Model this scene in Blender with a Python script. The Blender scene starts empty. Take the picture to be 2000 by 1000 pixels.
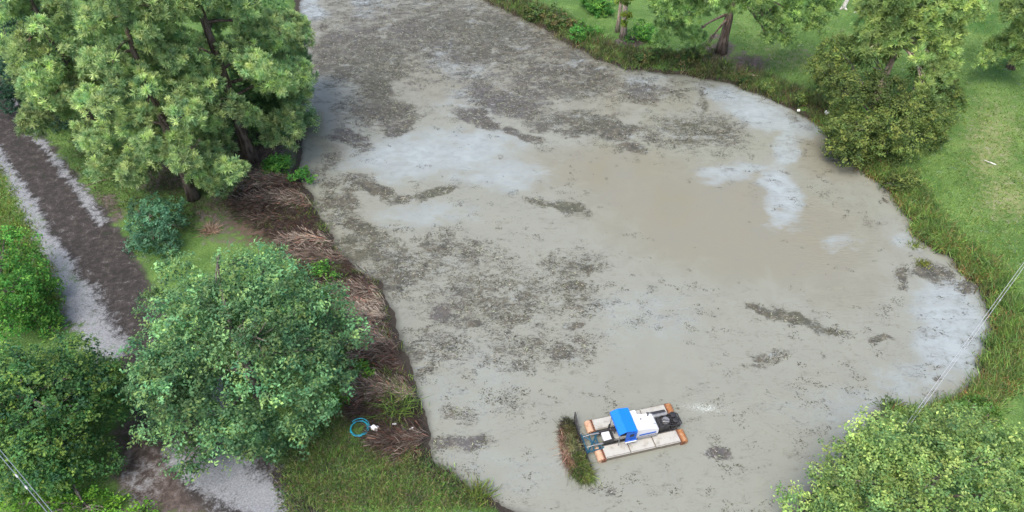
import bpy, math
import numpy as np
S = bpy.context.scene
COL = S.collection
rng = np.random.default_rng(7)

# ------------------------------------------------------------------ camera, sky, sun
CAM_H, FPX, TILT = 34.0, 1400.0, math.radians(46)
cd = bpy.data.cameras.new('camera'); cam = bpy.data.objects.new('camera', cd); COL.objects.link(cam)
cam.location = (0, 0, CAM_H); cam.rotation_euler = (TILT, 0, 0)
cd.sensor_width = 36; cd.lens = 36 * FPX / 2000; cd.clip_end = 5000; cd.clip_start = .5
S.camera = cam
w = bpy.data.worlds.new('World'); S.world = w; w.use_nodes = True
SUN = np.array([-.24, -.38, .90]); SUN /= np.linalg.norm(SUN)
sky = w.node_tree.nodes.new('ShaderNodeTexSky'); sky.sky_type = 'NISHITA'; sky.sun_disc = False
sky.sun_elevation = math.asin(SUN[2]); sky.sun_rotation = math.atan2(SUN[0], SUN[1])
sky.air_density = 1.0; sky.dust_density = 4.0; sky.ozone_density = 1.0
bgn = w.node_tree.nodes['Background']; bgn.inputs['Strength'].default_value = .15
w.node_tree.links.new(sky.outputs[0], bgn.inputs['Color'])
sd = bpy.data.lights.new('sun', 'SUN'); sd.energy = 1.2; sd.angle = math.radians(30); sd.color = (1, .95, .87)
so = bpy.data.objects.new('sun', sd); COL.objects.link(so)
from mathutils import Vector, Matrix
so.rotation_euler = Vector(SUN).to_track_quat('Z', 'Y').to_euler()
S.view_settings.view_transform = 'Standard'; S.view_settings.look = 'None'
S.view_settings.gamma = 1; S.view_settings.exposure = 1.2

# ------------------------------------------------------------------ photo pixel <-> place
aF = np.array([0, math.sin(TILT), -math.cos(TILT)]); aU = np.array([0, math.cos(TILT), math.sin(TILT)])
def at(px, py, z=0.0):
    d = aF + np.array([1., 0, 0]) * (px - 1000) / FPX + aU * (500 - py) / FPX
    t = (z - CAM_H) / d[2]
    return np.array([0, 0, CAM_H]) + t * d
def depth(p):
    return float((np.asarray(p) - np.array([0, 0, CAM_H])) @ aF)
def pix(X, Y, Z=0.0):
    dy = Y; dz = Z - CAM_H
    D = dy * aF[1] + dz * aF[2]; D = np.where(D < 1, 1, D)
    return 1000 + FPX * X / D, 500 - FPX * (dy * aU[1] + dz * aU[2]) / D

# ------------------------------------------------------------------ numpy noise
def _h(ix, iy, s):
    n = (ix.astype(np.int64) * 374761393 + iy.astype(np.int64) * 668265263 + s * 974634777) & 0xffffffff
    n = ((n ^ (n >> 13)) * 1274126177) & 0xffffffff
    return ((n ^ (n >> 16)) & 0xffff) / 65535.0
def vn(x, y, s=0):
    ix = np.floor(x); iy = np.floor(y); fx = x - ix; fy = y - iy
    fx = fx * fx * (3 - 2 * fx); fy = fy * fy * (3 - 2 * fy)
    a = _h(ix, iy, s); b = _h(ix + 1, iy, s); c = _h(ix, iy + 1, s); d = _h(ix + 1, iy + 1, s)
    return a + (b - a) * fx + (c - a) * fy + (a - b - c + d) * fx * fy
def fbm(x, y, s=0, o=4):
    r = 0; A = 1; T = 0
    for k in range(o):
        r = r + A * vn(x * 2 ** k + 17.3 * k, y * 2 ** k - 9.1 * k, s + k); T += A; A *= .55
    return r / T
def sst(a, b, x):
    t = np.clip((x - a) / (b - a), 0, 1); return t * t * (3 - 2 * t)

# ------------------------------------------------------------------ scene bookkeeping
def tag(o, label=None, cat=None, group=None, kind=None):
    if label: o['label'] = label
    if cat: o['category'] = cat
    if group: o['group'] = group
    if kind: o['kind'] = kind
    return o
def empty(name, loc=(0, 0, 0), rz=0):
    o = bpy.data.objects.new(name, None); COL.objects.link(o)
    o.location = loc; o.rotation_euler = (0, 0, rz); o.empty_display_size = .3
    return o
def mesh_obj(name, V, Fs, mat, parent=None, smooth=False, colors=None, attrs=None):
    V = np.asarray(V, dtype=np.float32).reshape(-1, 3)
    me = bpy.data.meshes.new(name)
    if isinstance(Fs, np.ndarray):
        n = Fs.shape[1]; cnt = len(Fs); flat = Fs.reshape(-1); starts = np.arange(cnt) * n; tot = np.full(cnt, n)
    else:
        tot = np.array([len(f) for f in Fs]); starts = np.concatenate([[0], np.cumsum(tot)[:-1]])
        flat = np.array([i for f in Fs for i in f]); cnt = len(Fs)
    me.vertices.add(len(V)); me.vertices.foreach_set('co', V.reshape(-1))
    me.loops.add(len(flat)); me.loops.foreach_set('vertex_index', flat.astype(np.int32))
    me.polygons.add(cnt); me.polygons.foreach_set('loop_start', starts.astype(np.int32))
    try: me.polygons.foreach_set('loop_total', tot.astype(np.int32))
    except Exception: pass
    me.polygons.foreach_set('use_smooth', np.full(cnt, smooth))
    me.update(calc_edges=True); me.validate()
    A = dict(attrs or {})
    if colors is not None: A['tint'] = colors
    for k, c in A.items():
        c = np.asarray(c, dtype=np.float32)
        if c.shape[1] == 3: c = np.concatenate([c, np.ones((len(c), 1), np.float32)], 1)
        at_ = me.attributes.new(k, 'FLOAT_COLOR', 'POINT'); at_.data.foreach_set('color', c.reshape(-1))
    if mat: me.materials.append(mat)
    o = bpy.data.objects.new(name, me); COL.objects.link(o)
    if parent: o.parent = parent
    return o

class MB:
    """collects shapes, builds one mesh"""
    def __init__(s): s.V = []; s.F = []; s.C = []; s.n = 0
    def add(s, V, F, c=(1, 1, 1)):
        V = np.asarray(V, float); s.V.append(V); s.F += [[i + s.n for i in f] for f in F]
        s.C.append(np.tile(np.asarray(c, float), (len(V), 1))); s.n += len(V)
    def box(s, x0, x1, y0, y1, z0, z1, M=None, b=0.02, c=(1, 1, 1)):
        # chamfered box: 24 vertices
        b = min(b, (x1 - x0) * .4, (y1 - y0) * .4, (z1 - z0) * .4)
        V = []; idx = {}
        for ix in (0, 1):
            for iy in (0, 1):
                for iz in (0, 1):
                    p = [(x0, x1)[ix], (y0, y1)[iy], (z0, z1)[iz]]; sg = [1 - 2 * ix, 1 - 2 * iy, 1 - 2 * iz]
                    for a in range(3):
                        q = [p[k] + (0 if k == a else sg[k] * b) for k in range(3)]
                        idx[(ix, iy, iz, a)] = len(V); V.append(q)
        F = []
        for a in range(3):
            o1, o2 = [k for k in range(3) if k != a]
            for sgn in (0, 1):
                f = []
                for (u, v) in ((0, 0), (1, 0), (1, 1), (0, 1)):
                    k = [0, 0, 0]; k[a] = sgn; k[o1] = u; k[o2] = v; f.append(idx[(*k, a)])
                F.append(f)
        for a in range(3):          # edge bevels along axis a
            o1, o2 = [k for k in range(3) if k != a]
            for u in (0, 1):
                for v in (0, 1):
                    k0 = [0, 0, 0]; k0[o1] = u; k0[o2] = v; k1 = list(k0); k1[a] = 1
                    F.append([idx[(*k0, o1)], idx[(*k0, o2)], idx[(*k1, o2)], idx[(*k1, o1)]])
        for ix in (0, 1):
            for iy in (0, 1):
                for iz in (0, 1): F.append([idx[(ix, iy, iz, a)] for a in range(3)])
        V = np.array(V)
        if M is not None: V = V @ np.array(M.to_3x3()).T + np.array(M.translation)
        # orient outward
        cen = V.mean(0); F2 = []
        for f in F:
            P = V[f]; nrm = np.cross(P[1] - P[0], P[2] - P[0])
            F2.append(f if nrm @ (P.mean(0) - cen) > 0 else f[::-1])
        s.add(V, F2, c); return s
    def tube(s, pts, rad, n=8, c=(1, 1, 1), cap=True, wob=0):
        pts = np.asarray(pts, float); m = len(pts); rad = np.broadcast_to(rad, (m,))
        V = []; ref = np.array([0, 0, 1.])
        for i in range(m):
            t = pts[min(i + 1, m - 1)] - pts[max(i - 1, 0)]; t /= np.linalg.norm(t) + 1e-9
            if abs(t @ ref) > .95: ref = np.array([1., 0, 0])
            u = np.cross(t, ref); u /= np.linalg.norm(u); v = np.cross(t, u)
            for k in range(n):
                a = 2 * math.pi * k / n; r = rad[i] * (1 + wob * (math.sin(3 * a + i) * .5 + rng.uniform(-.5, .5)))
                V.append(pts[i] + r * (math.cos(a) * u + math.sin(a) * v))
        F = [[i * n + k, i * n + (k + 1) % n, (i + 1) * n + (k + 1) % n, (i + 1) * n + k] for i in range(m - 1) for k in range(n)]
        if cap: F += [list(range(n))[::-1], [(m - 1) * n + k for k in range(n)]]
        s.add(V, F, c); return s
    def lathe(s, prof, n=16, M=None, c=(1, 1, 1)):
        """profile [(r,z)] about local z"""
        V = [[r * math.cos(2 * math.pi * k / n), r * math.sin(2 * math.pi * k / n), z] for r, z in prof for k in range(n)]
        m = len(prof)
        F = [[i * n + k, i * n + (k + 1) % n, (i + 1) * n + (k + 1) % n, (i + 1) * n + k] for i in range(m - 1) for k in range(n)]
        F += [list(range(n))[::-1], [(m - 1) * n + k for k in range(n)]]
        V = np.array(V)
        if M is not None: V = V @ np.array(M.to_3x3()).T + np.array(M.translation)
        s.add(V, F, c); return s
    def prism(s, poly, y0, y1, c=(1, 1, 1)):
        """polygon in xz, extruded in y"""
        n = len(poly); V = [[x, y0, z] for x, z in poly] + [[x, y1, z] for x, z in poly]
        F = [list(range(n)), [n + i for i in range(n)][::-1]] + [[i, n + i, n + (i + 1) % n, (i + 1) % n] for i in range(n)]
        V = np.array(V, float); cen = V.mean(0); F2 = []
        for f in F:
            P = V[f]; nr = np.cross(P[1] - P[0], P[2] - P[0])
            F2.append(f if nr @ (P.mean(0) - cen) > 0 else f[::-1])
        s.add(V, F2, c); return s
    def build(s, name, mat, parent=None, smooth=False):
        return mesh_obj(name, np.concatenate(s.V), s.F, mat, parent, smooth, np.concatenate(s.C))

# ------------------------------------------------------------------ materials
class NT:
    def __init__(s, name):
        s.m = bpy.data.materials.new(name); s.m.use_nodes = True; s.t = s.m.node_tree; s.p = s.t.nodes['Principled BSDF']
        s.co = s.t.nodes.new('ShaderNodeTexCoord').outputs['Object']
    def L(s, a, b): s.t.links.new(a, b)
    def _in(s, sock, v):
        if isinstance(v, bpy.types.NodeSocket): s.L(v, sock)
        else: sock.default_value = v if not isinstance(v, tuple) or len(v) == 4 else (*v, 1)
    def attr(s, name):
        a = s.t.nodes.new('ShaderNodeAttribute'); a.attribute_name = name
        return a.outputs['Color']
    def sep(s, c):
        n = s.t.nodes.new('ShaderNodeSeparateColor'); s.L(c, n.inputs[0]); return n.outputs[0], n.outputs[1], n.outputs[2]
    def mapv(s, sc=(1, 1, 1), rz=0, src=None):
        n = s.t.nodes.new('ShaderNodeMapping'); s.L(src or s.co, n.inputs[0]); n.inputs['Scale'].default_value = sc
        n.inputs['Rotation'].default_value = (0, 0, rz); return n.outputs[0]
    def noise(s, sc, det=5, rough=.55, dist=0, vec=None):
        n = s.t.nodes.new('ShaderNodeTexNoise'); s.L(vec or s.co, n.inputs['Vector'])
        n.inputs['Scale'].default_value = sc; n.inputs['Detail'].default_value = det
        n.inputs['Roughness'].default_value = rough; n.inputs['Distortion'].default_value = dist; return n.outputs[0]
    def m_(s, op, a, b=0.0, c=0.0, clamp=False):
        n = s.t.nodes.new('ShaderNodeMath'); n.operation = op; n.use_clamp = clamp
        s._in(n.inputs[0], a); s._in(n.inputs[1], b); s._in(n.inputs[2], c); return n.outputs[0]
    def step(s, x, a, b, lo=0.0, hi=1.0):
        n = s.t.nodes.new('ShaderNodeMapRange'); n.interpolation_type = 'SMOOTHSTEP'
        s._in(n.inputs[0], x); s._in(n.inputs[1], a); s._in(n.inputs[2], b); s._in(n.inputs[3], lo); s._in(n.inputs[4], hi); return n.outputs[0]
    def mix(s, f, a, b, mode='MIX'):
        n = s.t.nodes.new('ShaderNodeMix'); n.data_type = 'RGBA'; n.blend_type = mode
        s._in(n.inputs[0], f); s._in(n.inputs[6], a); s._in(n.inputs[7], b); return n.outputs[2]
    def bump(s, h, st=.5, d=.05):
        n = s.t.nodes.new('ShaderNodeBump'); n.inputs['Strength'].default_value = st; n.inputs['Distance'].default_value = d
        s.L(h, n.inputs['Height']); s.L(n.outputs[0], s.p.inputs['Normal'])
    def out(s, col=None, rough=.7, spec=.3, metal=0):
        if col is not None: s._in(s.p.inputs['Base Color'], col)
        s._in(s.p.inputs['Roughness'], rough); s.p.inputs['Specular IOR Level'].default_value = spec; s.p.inputs['Metallic'].default_value = metal
        return s.m
def leaf_mat(name, trans=.45):
    n = NT(name); tint = n.attr('tint'); v = n.noise(1.3, 3)
    c = n.mix(n.step(v, .3, .7), n.mix(1.0, tint, (.80, .86, .9), 'MULTIPLY'), n.mix(1.0, tint, (1.18, 1.12, .95), 'MULTIPLY'))
    n.out(c, .62, .25)
    tr = n.t.nodes.new('ShaderNodeBsdfTranslucent'); n.L(c, tr.inputs[0])
    ms = n.t.nodes.new('ShaderNodeMixShader'); ms.inputs[0].default_value = trans
    n.L(n.p.outputs[0], ms.inputs[1]); n.L(tr.outputs[0], ms.inputs[2])
    n.L(ms.outputs[0], n.t.nodes['Material Output'].inputs['Surface']); return n.m
LEAF = leaf_mat('leaf')
def tint_mat(name, rough=.75, var=.5, sc=6, spec=.25, metal=0, bump=.2):
    n = NT(name); t = n.attr('tint'); v = n.noise(sc, 6)
    c = n.mix(var, t, n.mix(n.step(v, .3, .72), n.mix(1., t, (.55, .52, .5), 'MULTIPLY'), n.mix(1., t, (1.25, 1.22, 1.2), 'MULTIPLY')))
    n.bump(v, bump, .02); return n.out(c, rough, spec, metal)
STEM = tint_mat('dry_stem', .85, .5, 3)
def bark_mat(name, a, b):
    n = NT(name); v = n.noise(5, 7, .6, .3, n.mapv((1, 1, .22)))
    n.bump(v, .8, .06); return n.out(n.mix(n.step(v, .35, .65), a, b), .9, .1)
BARK = bark_mat('pine_bark', (.06, .045, .036), (.20, .155, .13))
BARKP = bark_mat('pale_bark', (.20, .15, .12), (.46, .38, .31))
BARKG = bark_mat('grey_bark', (.07, .06, .05), (.19, .17, .15))
BARKW = bark_mat('bleached_wood', (.35, .33, .30), (.75, .73, .69))

# ------------------------------------------------------------------ pond outline
OUT = [(540, -90), (575, -30), (585, 20), (592, 120), (588, 220), (590, 290), (582, 345), (603, 372), (612, 405), (640, 455), (664, 500), (700, 528), (745, 558),
       (757, 600), (775, 650), (793, 700), (804, 755), (822, 800), (836, 858), (852, 898), (888, 930), (925, 968), (985, 1000), (1090, 1040),
       (1300, 1080), (1480, 1060), (1560, 990), (1640, 920), (1690, 862), (1705, 812), (1740, 798), (1800, 806), (1868, 775), (1915, 735), (1932, 680), (1936, 620), (1925, 580), (1898, 545),
       (1850, 500), (1800, 470), (1780, 440), (1768, 405), (1740, 370), (1690, 338), (1640, 292), (1618, 258), (1590, 234), (1540, 208), (1480, 182),
       (1420, 160), (1370, 150), (1290, 141), (1220, 133), (1165, 114), (1110, 84), (1060, 54), (985, 20), (930, -10), (860, -60), (820, -110)]
PW = np.array([at(*p)[:2] for p in OUT])
def seg_dist(X, Y, P, closed=False):
    best = np.full(X.shape, 1e9); T = np.zeros(X.shape); m = len(P)
    for i in range(m if closed else m - 1):
        a = P[i]; b = P[(i + 1) % m]; d = b - a; L = d @ d
        t = np.clip(((X - a[0]) * d[0] + (Y - a[1]) * d[1]) / L, 0, 1)
        q = np.hypot(X - a[0] - t * d[0], Y - a[1] - t * d[1]); T = np.where(q < best, i + t, T); best = np.minimum(best, q)
    return best, T
def inside(X, Y, P):
    r = np.zeros(X.shape, bool); m = len(P)
    for i in range(m):
        x1, y1 = P[i]; x2, y2 = P[(i + 1) % m]
        c = ((y1 > Y) != (y2 > Y)); xx = x1 + (Y - y1) * (x2 - x1) / (y2 - y1 + 1e-12); r ^= c & (X < xx)
    return r
def shore(X, Y):                        # >0 on land, metres from the water's edge
    d, _ = seg_dist(X, Y, PW, True); d = np.where(inside(X, Y, PW), -d, d)
    return d + (fbm(X * .8, Y * .8, 5, 3) - .5) * .9
def land_z(X, Y, d=None):
    if d is None: d = shore(X, Y)
    up = .5 * sst(-.05, 1.5, d) + .7 * sst(2, 30, d) + (fbm(X * .25, Y * .25, 9, 3) - .5) * .35 * sst(.5, 4, d)
    return np.where(d > 0, up + .02, 0) - .7 * sst(0, 2.5, -d)
def zat(x, y): return float(land_z(np.array([x]), np.array([y]))[0])

def G(px, py, cx, cy, rx, ry, ang=0, p=1.0):
    a = math.radians(ang); u = (px - cx) * math.cos(a) + (py - cy) * math.sin(a); v = -(px - cx) * math.sin(a) + (py - cy) * math.cos(a)
    return np.exp(-((u / rx) ** 2 + (v / ry) ** 2) ** p * .9)
def GM(px, py, L, base=0.0, p=1.0):
    r = np.full(px.shape, float(base))
    for g in L: r = np.maximum(r, g[0] * G(px, py, *g[1:], p=p))
    return r

# ------------------------------------------------------------------ ground
def axis(a, b, st, far):
    core = np.arange(a, b + st * .5, st); o = []; x = b; s = st
    while x < far: s *= 1.35; x += s; o.append(x)
    p = []; x = a; s = st
    while x > -far: s *= 1.35; x -= s; p.append(x)
    return np.array(p[::-1] + list(core) + o)
gx = axis(-60, 60, .3, 2500); gy = axis(12, 84, .3, 2500)
GX, GY = np.meshgrid(gx, gy); GD = shore(GX, GY); GZ = land_z(GX, GY, GD)
gpx, gpy = pix(GX, GY)
wx = (fbm(GX * .5, GY * .5, 21, 3) - .5) * 40; wy = (fbm(GX * .5, GY * .5, 31, 3) - .5) * 40
qx, qy = gpx + wx, gpy + wy
infr = (GY > 8) & (GY < 110) & (abs(GX) < 80)
def line(P): return np.array([at(*p)[:2] for p in P])
lane = line([(-260, -60), (-120, 60), (0, 225), (60, 320), (130, 410), (195, 500), (245, 590), (300, 690), (350, 790), (420, 900), (520, 1010), (700, 1200)])
dl, tl = seg_dist(GX, GY, lane)
mlane = sst(2.5, 1.5, dl + (fbm(GX * .9, GY * .9, 3) - .5) * 1.2)
gl = line([(-120, 120), (0, 305), (30, 355), (62, 410), (95, 480), (138, 560), (185, 640), (232, 700)])
dg, tg = seg_dist(GX, GY, gl); hw = np.interp(tg, [0, 2, 4, 6, 7], [.4, .6, .95, 1.65, 1.4])
mgrav = sst(1.15, .15, dg / hw + (fbm(GX * 1.3, GY * 1.3, 14) - .5) * .8)
gr2 = line([(30, 215), (62, 262), (100, 308), (140, 360), (180, 408), (205, 450)])
d2, _ = seg_dist(GX, GY, gr2); mgrav = np.maximum(mgrav, .85 * sst(.55, .1, d2 + (fbm(GX * 1.5, GY * 1.5, 15) - .5) * .9))
mgrav = np.maximum(mgrav, GM(qx, qy, [(1.35, 430, 940, 100, 48, 25), (1.35, 520, 990, 80, 34, 30), (1, 430, 810, 30, 60), (.5, 285, 960, 40, 60)], p=1.5)) * infr
mdirt = np.maximum(GM(qx, qy, [(.8, 215, 420, 40, 40), (.9, 250, 570, 50, 70), (.8, 170, 620, 60, 60), (.9, 310, 900, 90, 90), (.7, 250, 660, 60, 50), (1.2, 340, 950, 130, 80, 20), (1, 270, 880, 50, 60), (.8, 560, 990, 60, 40), (.8, 330, 350, 90, 45),
     (1, 1225, 92, 40, 16), (1.1, 1390, 112, 50, 26), (.8, 1460, 135, 60, 22), (.4, 1560, 120, 70, 20), (.7, 440, 430, 100, 70), (.6, 330, 900, 40, 40), (.3, 1900, 250, 60, 30), (.9, 480, 300, 120, 60), (.5, 590, 840, 20, 20), (.7, 720, 940, 30, 16), (.75, 660, 975, 50, 18), (.8, 620, 900, 34, 22), (.7, 800, 980, 50, 14), (.7, 590, 960, 20, 40), (.6, 200, 290, 60, 30)], p=1.5), 0) * infr
mbrown = GM(qx, qy, [(1, 1590, 224, 34, 10, 32), (1, 1560, 212, 30, 7, 25), (1, 1625, 262, 20, 22), (1, 560, 390, 110, 45), (1, 610, 470, 90, 60), (1, 690, 590, 90, 70), (1, 740, 700, 85, 80), (1, 770, 800, 75, 60), (1, 790, 870, 75, 35), (.8, 840, 920, 60, 25, 20), (.7, 560, 450, 120, 50),(.5,760,935,50,12)], p=2) * infr
mdry = .9 * np.maximum(GM(qx, qy, [(.8, 1930, 300, 70, 120), (.9, 1960, 400, 80, 60), (.7, 1560, 130, 100, 30), (.5, 1640, 90, 40, 30), (.7, 60, 380, 50, 40), (.6, 1500, 100, 60, 30), (.5, 1990, 600, 60, 90), (.5, 650, 920, 70, 40), (.35, 1450, 60, 70, 50)]) * infr, .5 * (1 - infr))
mshade = np.maximum(GM(qx, qy, [(.9, 1690, 55, 70, 28), (.8, 1900, 60, 60, 30), (.7, 1950, 150, 60, 40), (.5, 1540, 60, 50, 25), (.4, 1950, 230, 40, 20), (.4, 250, 300, 60, 60)]) * infr, 0)  # tree shadows on the lawn, painted as a colour mask
medge = sst(.75, .1, GD) * sst(-6, 0, GD)
alane = np.where(infr, mlane, 0)
A1 = np.stack([mdry, mdirt, mgrav], -1).reshape(-1, 3); A2 = np.stack([mbrown, mshade, medge], -1).reshape(-1, 3)
A3 = np.stack([alane, alane * 0, alane * 0], -1).reshape(-1, 3)

def ground_mat(name):
    n = NT(name); dry, dirt, grav = n.sep(n.attr('ma')); brown, dark, edge = n.sep(n.attr('mb')); ln, _, _ = n.sep(n.attr('mc'))
    nl = n.noise(.35, 5, .6, .3); nm = n.noise(2.2, 7, .65, .5); nf = n.noise(11, 6, .7); nn = n.noise(.9, 6, .6)
    j = n.m_('ADD', n.m_('MULTIPLY', n.m_('SUBTRACT', nm, .5), 1.3), n.m_('MULTIPLY', n.m_('SUBTRACT', nf, .5), .7))
    def thr(mask, a=.32, b=.68): return n.step(n.m_('ADD', mask, j), a, b)
    g = n.mix(n.step(nl, .4, .62), (.075, .145, .040), (.115, .20, .058))
    g = n.mix(n.step(nf, .38, .68), n.mix(1., g, (.62, .66, .6), 'MULTIPLY'), n.mix(1., g, (1.3, 1.22, 1.15), 'MULTIPLY'))
    g = n.mix(n.m_('MULTIPLY', thr(dark, .2, .9), .8), g, (.028, .085, .018))  # painted tree shade: grass turned darker green
    dc = n.mix(n.step(nm, .35, .65), (.16, .20, .07), (.22, .215, .11))
    g = n.mix(n.m_('MULTIPLY', thr(dry, .25, .95), .8), g, dc)
    di = n.mix(n.step(nm, .35, .65), (.045, .036, .032), (.115, .093, .084))
    g = n.mix(thr(dirt, .35, .8), g, di)
    la = n.mix(n.step(nm, .32, .7), (.026, .024, .024), (.060, .052, .048))
    la = n.mix(n.step(nf, .55, .72), la, (.10, .096, .098))
    g = n.mix(thr(ln, .2, .9), g, la)
    vo = n.t.nodes.new('ShaderNodeTexVoronoi'); n.L(n.co, vo.inputs['Vector']); vo.inputs['Scale'].default_value = 9
    gc = n.mix(n.step(nf, .3, .7), (.125, .132, .142), (.235, .25, .268)); gc = n.mix(n.m_('MULTIPLY', vo.outputs['Distance'], .45), gc, (.29, .30, .31))
    g = n.mix(n.step(n.m_('ADD', n.m_('MULTIPLY', grav, .9), n.m_('MULTIPLY', j, 1.7)), .15, .95), g, gc)
    br = n.mix(n.step(nm, .35, .65), (.030, .022, .017), (.115, .082, .065))
    g = n.mix(thr(brown, .3, .7), g, br)
    g = n.mix(thr(edge, .3, .7), g, n.mix(nf, (.018, .016, .013), (.07, .06, .048)))
    n.bump(n.m_('ADD', nf, nm), .7, .08)
    return n.out(g, .9, .12)
GM_ = ground_mat('ground_cover')
nxg, nyg = len(gx), len(gy); idx = np.arange(nxg * nyg).reshape(nyg, nxg)
Fq = np.stack([idx[:-1, :-1], idx[:-1, 1:], idx[1:, 1:], idx[1:, :-1]], -1).reshape(-1, 4)
V = np.stack([GX, GY, GZ], -1).reshape(-1, 3)
roadv = ((np.maximum(alane, mgrav * (GX < -8)) > .5) & (GD > 1)).reshape(-1)
rf = roadv[Fq].all(1)
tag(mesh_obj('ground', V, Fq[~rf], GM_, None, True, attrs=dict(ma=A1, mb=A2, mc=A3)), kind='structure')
used = np.unique(Fq[rf]); rm = np.zeros(len(V), int); rm[used] = np.arange(len(used))
tag(mesh_obj('dirt_road', V[used], rm[Fq[rf]], GM_, None, True, attrs=dict(ma=A1[used], mb=A2[used], mc=A3[used])), kind='structure')

# ------------------------------------------------------------------ pond water
WEED = [(.9, 735, 175, 50, 30), (.88, 700, 440, 50, 18, 20), (.88, 735, 372, 40, 16), (.8, 690, 360, 50, 20), (.88, 940, 235, 60, 16, 15), (.9, 1020, 262, 40, 14, 20), (.86, 1160, 250, 90, 16, 5), (.85, 780, 250, 45, 20, -30), (.85, 1110, 640, 20, 10), (.84, 1095, 700, 24, 10, 20), (.84, 1150, 530, 22, 9), (.84, 830, 520, 22, 14, 50), (.84, 795, 535, 34, 9), (.82, 940, 640, 20, 9), (.82, 1010, 590, 18, 12), (.82, 960, 600, 40, 8, -20), (.84, 1130, 560, 34, 16), (.8, 830, 725, 30, 10), (.80, 700, 110, 150, 90), (.78, 745, 215, 95, 55), (.78, 900, 70, 260, 80), (.82, 985, 195, 110, 42, 12), (.76, 1110, 150, 150, 60), (.82, 1150, 245, 150, 30, 5), (.85, 1240, 290, 48, 18, 15),
        (.66, 1340, 260, 170, 45), (.7, 1260, 180, 90, 35), (.78, 690, 275, 60, 22, 20), (.62, 640, 330, 30, 60), (.72, 650, 400, 60, 50), (.68, 715, 480, 100, 60), (.80, 850, 378, 62, 10, -8), (.75, 790, 385, 60, 12),
        (.98, 1090, 403, 68, 18, 12), (.7, 1205, 431, 28, 6, 10), (.86, 870, 615, 24, 24), (.60, 960, 590, 240, 110), (.60, 1110, 590, 150, 60), (.60, 1100, 690, 70, 60), (.60, 1130, 520, 110, 45), (.58, 930, 520, 150, 40), (.70, 780, 530, 80, 70), (.62, 860, 500, 150, 60), (.6, 850, 680, 120, 70), (.58, 1000, 680, 130, 70), (.62, 845, 462, 18, 12),
        (.80, 1490, 610, 50, 16, 25), (.82, 1560, 630, 50, 12, 10), (.78, 1620, 645, 50, 14), (.8, 1706, 655, 24, 9), (.7, 1500, 705, 60, 14, -12), (.95, 1410, 893, 34, 15, 12), (.5, 1450, 930, 30, 25, 45), (.84, 900, 868, 75, 26, -3), (.6, 905, 805, 50, 32),
        (.6, 1170, 960, 60, 14), (.5, 830, 735, 35, 40), (.48, 1000, 790, 80, 50), (.85, 1820, 535, 50, 22, 25), (.85, 1765, 545, 30, 24), (.85, 1842, 746, 16, 8), (.85, 1836, 712, 12, 6), (.75, 1885, 558, 30, 16), (.85, 1715, 820, 30, 22), (.35, 1130, 780, 90, 40),
        (.62, 1360, 200, 16, 60, 12), (.5, 1550, 230, 60, 20, 25), (.40, 1250, 640, 120, 60), (.36, 1350, 830, 200, 90), (.38, 1600, 760, 220, 60), (.45, 950, 960, 60, 30), (.5, 1730, 380, 30, 14, 40), (.66, 1740, 395, 12, 8), (.3, 1500, 290, 120, 30), (.52, 900, 690, 100, 60), (.4, 1580, 880, 90, 50)]
SKY_SHEEN = [(.9, 840, 300, 190, 50, -8), (.75, 960, 340, 110, 40), (.6, 830, 420, 120, 30), (1.1, 1530, 385, 42, 60, -25), (1, 1530, 300, 28, 60), (.7, 1460, 335, 80, 22), (1.15, 1480, 215, 125, 38, 22), (1, 1570, 240, 50, 18, 15), (.75, 1420, 340, 70, 22), (.6, 1640, 475, 34, 22), (.8, 1760, 470, 34, 22),
        (1, 1860, 640, 85, 110), (.8, 1780, 740, 90, 40), (.8, 1130, 112, 22, 22, 30), (.8, 1260, 165, 40, 25), (.55, 900, 130, 90, 40, 25), (.45, 1000, 60, 60, 25, 20), (1, 605, 12, 30, 40), (.8, 720, 5, 40, 25), (.5, 930, 210, 90, 40), (.4, 900, 740, 160, 120), (.45, 1250, 620, 140, 60), (.35, 1000, 920, 200, 70), (.5, 1700, 800, 200, 50)]  # bluish sky reflections, painted into the water colour
TAN = [(.75, 900, 80, 420, 170, 8), (1, 1430, 440, 330, 120, 12), (.9, 1180, 330, 170, 55), (.9, 1640, 300, 90, 60), (.8, 640, 240, 45, 80), (.6, 1650, 560, 120, 70), (.5, 900, 60, 300, 60), (.6, 1200, 200, 180, 50), (.5, 700, 470, 90, 80), (.35, 1450, 600, 200, 60), (.3, 1280, 760, 130, 90)]
ax_ = np.arange(-26, 38, .16); ay_ = np.arange(12, 95, .16)
WX, WY = np.meshgrid(ax_, ay_); WD = shore(WX, WY); ppx, ppy = pix(WX, WY)
jx = (fbm(WX * .45, WY * .45, 41, 4) - .5); jy = (fbm(WX * .45, WY * .45, 51, 4) - .5)
sc = 26; ux, uy = ppx + jx * sc * 2.6, ppy + jy * sc * 1.6
weed = GM(ux, uy, WEED, .34, 1.6); weed = np.maximum(weed, 0.62 * G(ux, uy, 960, 40, 520, 190, 8, 2.2)); pale = GM(ux, uy, SKY_SHEEN, 0, 1.8) * np.clip(.22 + 1.65 * fbm(WX * .55 + WY * .3, WY * 1.1, 81, 5), 0, 1.15); tan = GM(ux, uy, TAN, 0, 1.3)
hole = GM(ppx + jx * 22, ppy + jy * 16, [(.9, 860, 298, 165, 42, -8), (.8, 1000, 330, 90, 40, 8), (.7, 1270, 360, 190, 40, 8), (.6, 840, 415, 110, 22), (.8, 1430, 470, 330, 90, 12), (.75, 1500, 230, 90, 20, 24), (.6, 1280, 700, 90, 70)], 0, 2.2)
weed = weed * (1 - hole * .8) ; weed = np.maximum(weed, GM(ux, uy, [g for g in WEED if g[0] > .83], 0, 1.6))
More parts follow.
